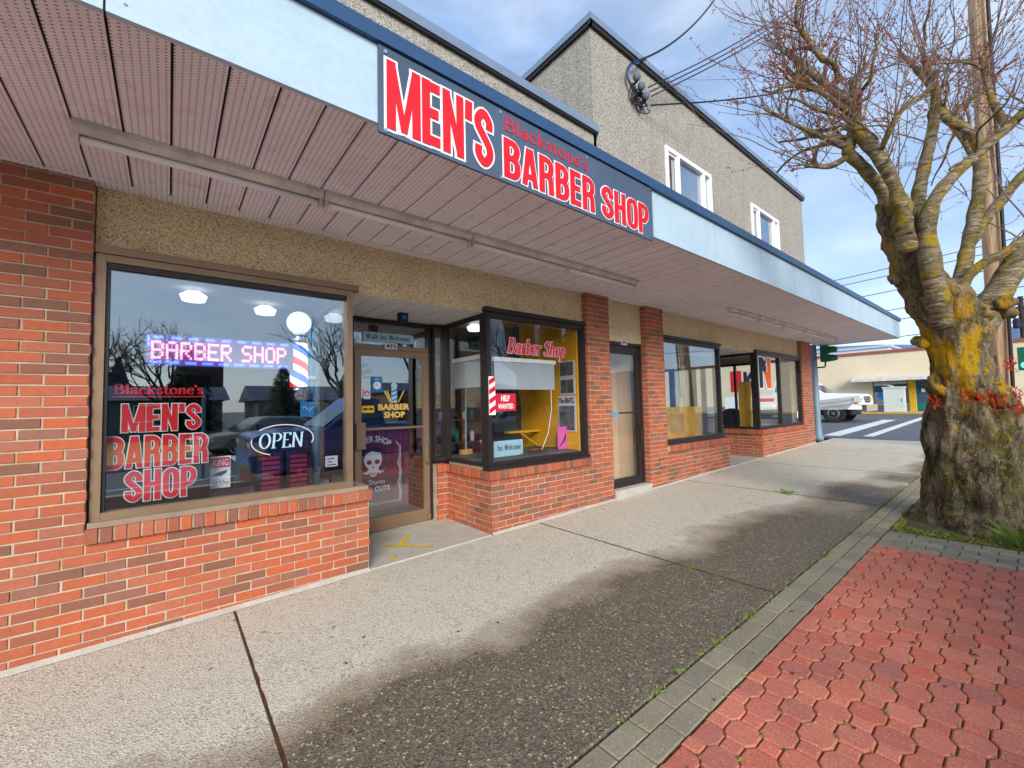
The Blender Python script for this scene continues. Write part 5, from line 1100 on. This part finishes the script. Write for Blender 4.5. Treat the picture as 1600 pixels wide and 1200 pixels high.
for k in range(3): wire(sag((4.6+.05*k,-.14,6.62-.05*k), (13.4,-1.9-.12*k,13.9-.12*k), .3), .011, ('uppermost', 'middle', 'lowest')[k]+' of three parallel wires rising steeply from the insulators')
wire(sag((4.65,-.14,6.34), (12.0,-3.5,9.3), .35), .013, 'single dark wire running from the loop of cables to the pole')
for k, (za, zb) in enumerate(((7.2, 8.3), (6.9, 7.9), (5.8, 7.3), (5.1, 6.2), (4.7, 5.6), (4.2, 4.55))):
    wire(sag((26, 24, za+.4), (26.5, -14, zb+.5), .5), .018, 'thin street wire crossing behind the canopy end, number %s from the top' % ('one', 'two', 'three', 'four', 'five', 'six')[k])
t = thing('service_drop', 'three insulators with a tangle of looped black and blue cables on the upper wall', 'cable cluster', (4.3, 0, 6.2))
for k, (x, z) in enumerate(((4.30, 6.66), (4.42, 6.56), (4.53, 6.45))):
    MB().lathe((x,-.13,z), [(.02,-.07),(.05,-.04),(.062,.0),(.055,.04),(.02,.06)], 14).build('insulator', M['plinth'], t, smooth=True); MB().box(x-.012, x+.012, -.13, .0, z-.09, z-.065).build('bracket', M['cable'], t)
sr = random.Random(4)
for k in range(9):
    cx, cz = 4.45+sr.gauss(0,.06), 6.36+sr.gauss(0,.05); rx, rz = sr.uniform(.08, .17), sr.uniform(.07, .15); a0 = sr.uniform(0, 6.3)
    MB().tube([Vector((cx+rx*math.cos(a0+q*.5), -.06-.04*math.sin(q*.9), cz+rz*math.sin(a0+q*.5)*(1-.02*q))) for q in range(12)], .008, 5).build('cable_loop', M['cable'], t)
for dx, m in ((0, 'bluecable'), (.02, 'bluecable'), (-.018, 'cable')): MB().tube(catmull([(4.36+dx,-.13,6.93),(4.22+dx,-.10,6.86),(4.13+dx,-.08,6.70),(4.16+dx,-.08,6.56),(4.30+dx,-.08,6.50),(4.50+dx,-.08,6.45),(4.62+dx,-.08,6.35)], 6), .012, 6).build('looped_cable', M[m], t)
t = thing('signal_pole', 'blue grey steel post at the building corner carrying a green traffic signal', 'traffic light', (13.12, .13, .27))
MB().lathe((13.12,.13,.26), [(.13,0),(.13,.12),(.10,.16),(.085,.5),(.075,2.77)], 16).build('post', M['steel'], t, smooth=True)
sgx, sgy = 13.2, -.12
MB().tube([(13.12,.1,2.36),(13.2,-.1,2.37),(13.2,-.12,2.42),(13.2,-.12,2.52)], .022, 8).build('arm', M['black'], t); hd = MB().box(sgx-.1, sgx+.1, sgy-.09, sgy+.09, 2.52, 2.99).build('signal_head', M['signal'], t)
for z in (2.62, 2.86): MB().lathe((sgx,sgy-.09,z), [(.095,0),(.095,-.1),(.07,-.2)], 14, 'y').build('visor', M['signal'], hd)
t = thing('far_traffic_signal', 'green lit traffic signal on a post at the right edge', 'traffic light', (24, -3.7, .5)); MB().tube([(24.6,-3.72,.4),(24.6,-3.72,2.9)], .07, 8).build('post', M['cabinet'], t); MB().box(24.4, 24.7, -3.85, -3.5, 2.4, 3.3).build('signal_head', M['signal'], t)
M['lens'] = emit('green_lens', (.05, 1, .45, 1), 2.5); MB().lathe((24.39,-3.68,2.6), [(.11,-.01),(.11,.01)], 14, 'x').build('lit_lens', M['lens'], t)

# ------------------------------------------------------------------ cream building across the side street
cb = thing('cream_building', 'low cream rendered building with terracotta coping and teal door across the side street', 'building', (32, 3, .65))
XC = 30.5; wl = MB(); holes = [(-.32, .26, .66, 2.42), (.56, 2.1, 1.08, 2.42)]
wl.box(XC, XC+.3, -14, -.32, .5, 4.0); wl.box(XC, XC+.3, .26, .56, .5, 2.42); wl.box(XC, XC+.3, 2.1, 26, .5, 4.0); wl.box(XC, XC+.3, .56, 2.1, .5, 1.08); wl.box(XC, XC+.3, -.32, 2.1, 2.42, 4.0)
wl.build('front_wall', M['cream'], cb); MB().box(XC+.3, XC+12, -14, 26, .5, 3.9).build('body', M['cream'], cb) if 0 else MB().box(XC+.3, XC+12, -14, 26, 3.6, 3.9).build('roof', M['roof'], cb)
MB().box(XC-.06, XC+.4, -14, 26, 4.0, 4.17).build('roof_coping', M['terracotta'], cb); MB().box(XC-.03, XC, .56, 2.9, .5, 1.05).build('plinth', M['plinth'], cb)
MB().box(XC-.05, XC, .28, .54, .62, 2.42).build('yellow_post', M['yellow'], cb)
f = frame_x(.56, 2.1, 1.08, 2.42, XC+.05, .07, .08).build('shop_window', M['bronze'], cb); MB().box(XC+.08, XC+.09, .63, 2.03, 1.15, 2.35).build('pane', M['glass_up'], f); MB().box(XC+.3, XC+.34, .4, 2.3, .8, 2.5).build('backdrop', M['navy'], f); MB().lathe((XC+.06,1.75,1.55), [(.2,-.01),(.2,.01)], 16, 'x').build('round_sticker', M['blue'], f)
f = frame_x(-.32, .26, .66, 2.42, XC+.02, .05, .1).build('teal_door', M['teal'], cb); MB().box(XC+.06, XC+.1, -.27, .21, .7, 1.15).build('lower_panel', M['teal'], f); MB().box(XC+.07, XC+.08, -.27, .21, 1.15, 2.37).build('pane', M['carglass'], f); MB().box(XC+.05, XC+.06, -.1, .05, 1.7, 1.9).build('notice', M['offwhite'], f)
aw = MB(); aw.prism([(0,2.72),(-1.0,2.52),(-1.0,2.38),(0,2.38)], lambda x,z: (XC+x,-1.5,z), lambda x,z: (XC+x,2.9,z)); aw.build('awning', M['coping2'] if 'coping2' in M else M['bronze_l'], cb)
rs = MB().box(XC-.03, XC, 9.35, 10.1, 2.1, 3.6).build('red_sign_block', M['signred'], cb); font_text('K', 1.3, lambda u, v, d: (XC-.02, 9.2-u, 2.2+v), .9, .05).build('sign_letter', M['navy'], cb, fix=False)
font_text('NEW', .3, lambda u, v, d: (XC-.02, 10.2-u, 1.4+v), .7, .04).build('sign_text', M['black'], cb, fix=False); MB().box(XC-.03, XC, 3, 26, .5, 1.02).build('plinth', M['plinth'], cb)
t = thing('white_building', 'white flat roofed block showing above the cream building', 'building', (60, 12, 0)); MB().box(60, 72, 6, 22, 0, 7.0).build('wall', M['white'], t); MB().box(59.8, 72.2, 5.8, 22.2, 7.0, 7.25).build('parapet', M['fascia'], t)
for k in range(4): MB().box(59.95, 60, 7.5+k*3.6, 9.6+k*3.6, 5.4, 6.4).build('window', M['carglass'], t)
for y, w_, lab in ((2.2, .9, 'small white rooftop unit nearest the canopy end'), (-.8, .7, 'small white rooftop unit nearest the tree')):
    t = thing('rooftop_unit', lab, 'roof vent', (36, y, 3.9), 'units on the cream roof'); MB().box(36, 36.8, y, y+w_, 3.9, 4.55).build('box', M['white'], t); MB().box(35.95, 36.85, y-.05, y+w_+.05, 4.55, 4.62).build('cap', M['fascia'], t)
t = thing('utility_cabinet', 'white metal utility cabinet standing on the far corner', 'cabinet', (29.2, .95, .655)); MB().box(29.0, 29.5, .54, 1.38, .67, 1.95).build('body', M['cabinet'], t); MB().box(28.96, 29.54, .5, 1.42, 1.95, 2.02).build('lid', M['cabinet'], t); MB().box(28.985, 28.999, .62, .66, 1.2, 1.4).build('handle', M['chrome'], t)

# ------------------------------------------------------------------ vehicles
def wheel(t, mt, x, y, z, r, s):
    m4 = lambda q: tuple(mt @ Vector(q))
    a = MB().lathe((0,0,0), [(r*.62,-.11),(r*.9,-.12),(r,-.08),(r,.08),(r*.9,.12),(r*.62,.11)], 24, 'y'); a.v = [m4((v[0]+x, v[1]+y, v[2]+z)) for v in a.v]; w_ = a.build('wheel', M['tyre'], t, smooth=False)
    b = MB().lathe((0,0,0), [(r*.6,0),(r*.62,.02*s),(r*.5,.04*s),(r*.2,.03*s),(r*.16,.08*s)], 20, 'y'); b.v = [m4((v[0]+x, v[1]+y+s*.075, v[2]+z)) for v in b.v]; b.build('rim', M['chrome'], w_, smooth=False)
    c = MB()
    for k in range(8): q = 2*math.pi*k/8; c.lathe((x+math.cos(q)*r*.36, y+s*.112, z+math.sin(q)*r*.36), [(r*.075,0),(r*.075,.004)], 8, 'y')
    c.v = [m4(v) for v in c.v]; c.build('rim_holes', M['black'], w_)
def vehicle(name, label, loc, rz, paint, prof, cabin, wheels, r, wd, glass_w, front):
    """prof: side outline of the lower body (x forward), cabin: outline of the upper body"""
    t = thing(name, label, 'truck' if 'truck' in name else 'car', loc); mt = Matrix.Translation(loc) @ Matrix.Rotation(rz, 4, 'Z'); h = wd/2
    def ext(poly, w0, w1, nm, m, par=t, zsplit=None):
        mb = MB(); zs = [p[1] for p in poly]; lo, hi = min(zs), max(zs)
        def half(z): k = (z-lo)/(hi-lo); return w0+(w1-w0)*k
        n_ = len(poly); mb.add([(x,-half(z),z) for x,z in poly]+[(x,half(z),z) for x,z in poly], [tuple(range(n_))[::-1], tuple(range(n_, 2*n_))]+[(i,(i+1) % n_,n_+(i+1) % n_,n_+i) for i in range(n_)])
        mb.v = [tuple(mt @ Vector(v)) for v in mb.v]; o = mb.build(nm, m, par); md = o.modifiers.new('bevel', 'BEVEL'); md.width = .035; md.segments = 2; md.limit_method = 'ANGLE'; return o
    full = []      # cut wheel arches into the outline
    for p in prof: full.append(p)
    lowz = min(p[1] for p in prof)
    for wx in sorted(wheels): full += [(wx+(r+.09)*math.cos(a), max(lowz, r+(r+.09)*math.sin(a))) for a in [math.pi-math.pi*k/10 for k in range(11)]]
    body = ext(full, h, h*.96, 'body', M[paint]); ext([(wheels[0]-.6, r*.8), (wheels[-1]+.6, r*.8), (wheels[-1]+.6, r*1.75), (wheels[0]-.6, r*1.75)], h*.82, h*.82, 'underbody', M['black'])
    cbn = ext(cabin, h*.95, h*.78, 'cabin', M[paint]); cx = sum(p[0] for p in cabin)/len(cabin); cz = sum(p[1] for p in cabin)/len(cabin)
    gp_ = [(cx+(x-cx)*.86, cz+.0+(z-cz)*.70) for x, z in cabin]; ext(gp_, h*.95+.0, h*.815, 'side_window', M['carglass'], cbn)
    fr = sorted(cabin, key=lambda p: -p[0]*.8-p[1]*0)[:1][0]; top = [p for p in cabin if p[1] > cz]; tf = max(top, key=lambda p: p[0])
    mb = MB(); a, b = Vector((fr[0]+.012, 0, fr[1]+.05)), Vector((tf[0]+.03, 0, tf[1]-.06)); mb.quad((a.x,-h*.86,a.z), (a.x,h*.86,a.z), (b.x,h*.72,b.z), (b.x,-h*.72,b.z)); mb.v = [tuple(mt @ Vector(v)) for v in mb.v]; mb.build('windscreen', M['carglass'], cbn)
    def bx(nm, m, x0, x1, y0, y1, z0, z1, par=t): mb = MB().box(x0, x1, y0, y1, z0, z1); mb.v = [tuple(mt @ Vector(v)) for v in mb.v]; return mb.build(nm, m, par)
    xf, zg0, zg1, zl0, zl1 = front
    gl = bx('grille', M['black'], xf-.03, xf+.02, -h*.5, h*.5, zg0, zg1)
    for k in range(4): bx('grille_bar', M['chrome'], xf+.02, xf+.035, -h*.5, h*.5, zg0+(zg1-zg0)*(k+.2)/4, zg0+(zg1-zg0)*(k+.45)/4, gl)
    for s in (-1, 1):
        hl = bx('headlight', M['lampglass'], xf-.22, xf+.015, s*h*.74-.17, s*h*.74+.19 if s > 0 else s*h*.74+.17, zl0, zl1) if 0 else bx('headlight', M['lampglass'], xf-.25, xf+.012, min(s*h*.55, s*(h+.008)), max(s*h*.55, s*(h+.008)), zl0, zl1)
        bx('marker_lens', M['amber'], xf-.24, xf-.1, min(s*h*.8, s*(h+.011)), max(s*h*.8, s*(h+.011)), zl0-.09, zl0-.01)
        bx('door_handle', M['black'], cx-.1, cx+.06, min(s*h*.9, s*(h+.015)), max(s*h*.9, s*(h+.015)), min(p[1] for p in cabin)-.14, min(p[1] for p in cabin)-.1)
        mr = bx('mirror', M['black'], fr[0]-.45, fr[0]-.33, min(s*h*.95, s*(h+.2)), max(s*h*.95, s*(h+.2)), fr[1]+.05, fr[1]+.24)
        for wx in wheels: wheel(t, mt, wx, s*(h-.13), r, r, s)
    bx('bumper', M['chrome'] if 'truck' in name else M[paint], xf-.1, xf+.16, -h*.99, h*.99, zg0-.34, zg0-.06)
    return t
tp = [(-2.9,.5),(-2.9,1.12),(-.75,1.14),(-.7,1.16),(1.0,1.16),(1.9,1.15),(2.5,1.10),(2.64,1.03),(2.68,.75),(2.66,.45)]; tcb = [(-.72,1.14),(-.62,1.80),(-.45,1.86),(.45,1.86),(.62,1.82),(1.38,1.16)]
vehicle('pickup_truck', 'white pickup truck waiting nose out on the side street', (21.9, 3.36, .40), -math.pi/2, 'truckwhite', [(x, z+.13) for x, z in tp], [(x, z+.13) for x, z in tcb], (-1.75, 1.68), .41, 1.95, 0, (2.66, .84, 1.13, .90, 1.08))
vehicle('blue_pickup_truck', 'dark blue pickup truck parked at the kerb, seen in the window reflections', (2.45, -6.15, -.15), math.pi, 'truckblue', [(x*1.02, z*1.0+(.06 if z > 1 else 0)) for x, z in tp], [(x, z+.05) for x, z in tcb], (-1.75, 1.68), .40, 2.0, 0, (2.7, .70, 1.05, .78, 1.02))
cp_ = [(-2.3,.35),(-2.32,.8),(-1.6,.92),(1.0,.9),(2.1,.78),(2.3,.62),(2.3,.35)]; cc = [(-1.75,.9),(-1.1,1.35),(-.7,1.42),(.2,1.42),(.45,1.38),(1.15,.9)]
vehicle('sedan_car', 'champagne saloon car parked across the road, seen in the left window reflection', (1.6, -15.2, -.18), math.pi*.93, 'silver', cp_, cc, (-1.35, 1.4), .32, 1.75, 0, (2.3, .48, .66, .60, .74))
vehicle('sedan_car', 'pale saloon car parked further along the opposite kerb, seen in reflections', (11.5, -12.6, -.05), math.pi, 'truckwhite', cp_, cc, (-1.35, 1.4), .32, 1.75, 0, (2.3, .48, .66, .60, .74))

# ------------------------------------------------------------------ far side of the road (seen in the glass)
def bare_tree(x, y, h, lab, seed):
    q = random.Random(seed); t = thing('bare_tree', lab, 'tree', (x, y, gz(x)-.15), 'bare trees across the road'); cr = MB(); z0 = gz(x)-.2
    MB().tube([(x,y,z0),(x+.05*h*.1,y,z0+h*.22),(x,y+.1,z0+h*.4)], [h*.035,h*.026,h*.02], 10).build('trunk', M['bareb'], t)
    def grow(p, d, l, r, k):
        e = p+d*l; cr.tube([p, p.lerp(e,.5)+Vector((q.gauss(0,.05),q.gauss(0,.05),0))*l, e], [r, r*.8, r*.55], 4, cap=False)
        if k: 
            for _ in range(3): grow(e if q.random() < .6 else p.lerp(e, .6), (d+Vector((q.gauss(0,.5),q.gauss(0,.5),q.gauss(.15,.35)))).normalized(), l*q.uniform(.6,.8), r*.55, k-1)
    for _ in range(6): grow(Vector((x,y,z0+h*q.uniform(.25,.4))), Vector((q.gauss(0,.6),q.gauss(0,.6),1)).normalized(), h*.24, h*.012, 4)
    cr.build('crown', M['bareb'], t)
def conifer(x, y, h, lab, seed):
    q = random.Random(seed); z0 = gz(x)-.2; t = thing('conifer_tree', lab, 'tree', (x, y, z0), 'conifers across the road'); MB().tube([(x,y,z0),(x,y,z0+h*.95)], [h*.03,h*.005], 8).build('trunk', M['bareb'], t); cr = MB()
    for _ in range(1500):
        k = q.random()**.8; z = z0+h*(.1+.9*k); rr = h*(.3 if h < 8 else .2)*(1-k)**.7*q.uniform(.5,1.1)+.05; a = q.uniform(0,6.28); p = Vector((x+rr*math.cos(a), y+rr*math.sin(a), z)); s = h*.035*(1.3-k); d = Vector((math.cos(a),math.sin(a),-.5)); u = d.cross(Vector((0,0,1)))
        cr.add([p-u*s, p+d*s*1.5, p+u*s, p-d*s+Vector((0,0,s*.4))], [(0,1,2,3)])
    cr.build('crown', M['needle'], t, fix=False)
bare_tree(-5.2, -27, 8.5, 'wide bare tree reflected at the left edge of the left window', 1); bare_tree(-1.6, -24, 6.5, 'low bare tree reflected behind the window panel', 2); bare_tree(6.5, -22, 8, 'tall bare tree reflected beside the barber pole', 3); bare_tree(11.5, -21, 9.5, 'bare tree reflected in the barber door', 4); bare_tree(22, -24, 10, 'bare tree reflected in the third window', 8)
conifer(-.6, -27, 5.4, 'dark conifer reflected above the window panel lettering', 5); conifer(4.2, -26, 4.4, 'squat conifer reflected behind the OPEN lettering', 6); conifer(14.5, -24, 9, 'tall conifer reflected in the glass door', 7); conifer(27, -25, 11, 'tall conifer reflected in the third window', 9); conifer(31, -26, 10, 'slim conifer reflected beside the tallest one in the third window', 10)
def house(x0, x1, y, h, rh, lab, wm='housewall'):
    t = thing('house', lab, 'house', ((x0+x1)/2, y-3, -.15), 'houses across the road'); MB().box(x0, x1, y-7, y, -.4, h).build('wall', M[wm], t); mb = MB()
    mb.prism([(y+.5,h),(y-3.5,h+rh),(y-7.5,h)], lambda a,z: (x0-.4,a,z), lambda a,z: (x1+.4,a,z)); mb.build('roof', M['houseroof'], t); n_ = int((x1-x0)/2.6)
    for k in range(n_):
        xx = x0+.8+k*2.5; f = frame_y(xx, xx+1.3, .9, 2.0, y, .07, .06).build('window', M['whitevinyl'], t); MB().box(xx+.07, xx+1.23, y+.02, y+.03, .97, 1.93).build('pane', M['carglass'], f)
house(-9, 1.5, -32, 2.3, 1.1, 'long low grey house reflected behind the window panel'); house(3.4, 10.5, -30, 2.2, 1.2, 'low grey house reflected beside the crates'); house(15, 28, -31, 3.0, 1.0, 'long red brown building reflected in the third window', 'brownwood')
t = thing('church_spire', 'thin dark church spire reflected above the red script', 'church', (-5.9, -60, 0)); MB().box(-7.2, -4.6, -62, -59.4, 0, 3.6).build('tower', M['housewall'], t); mb = MB(); mb.add([(-7.2,-62,3.6),(-4.6,-62,3.6),(-4.6,-59.4,3.6),(-7.2,-59.4,3.6),(-5.9,-60.7,8.2)], [(0,1,4),(1,2,4),(2,3,4),(3,0,4),(0,3,2,1)]); mb.build('spire', M['ink'], t)
t = thing('road_sign', 'dark square street sign on a post, reflected below the LED sign', 'sign', (-.75, -9.2, -.15)); MB().tube([(-.75,-9.2,-.2),(-.75,-9.2,2.3)], .04, 8).build('post', M['steel'], t); MB().box(-1.15, -.35, -9.2, -9.14, 2.1, 2.75).build('board', M['black'], t)
for i in range(3):
    y = -9.1-.0*i; struct('road_line', sheet(-40+i*18, -30+i*18, -9.15, -9.0, -.19), M['paint']) 
struct('opposite_kerb', MB().box(-60, 14, -13.6, -13.4, -.3, -.05), M['concrete'])
bpy.context.view_layer.update()
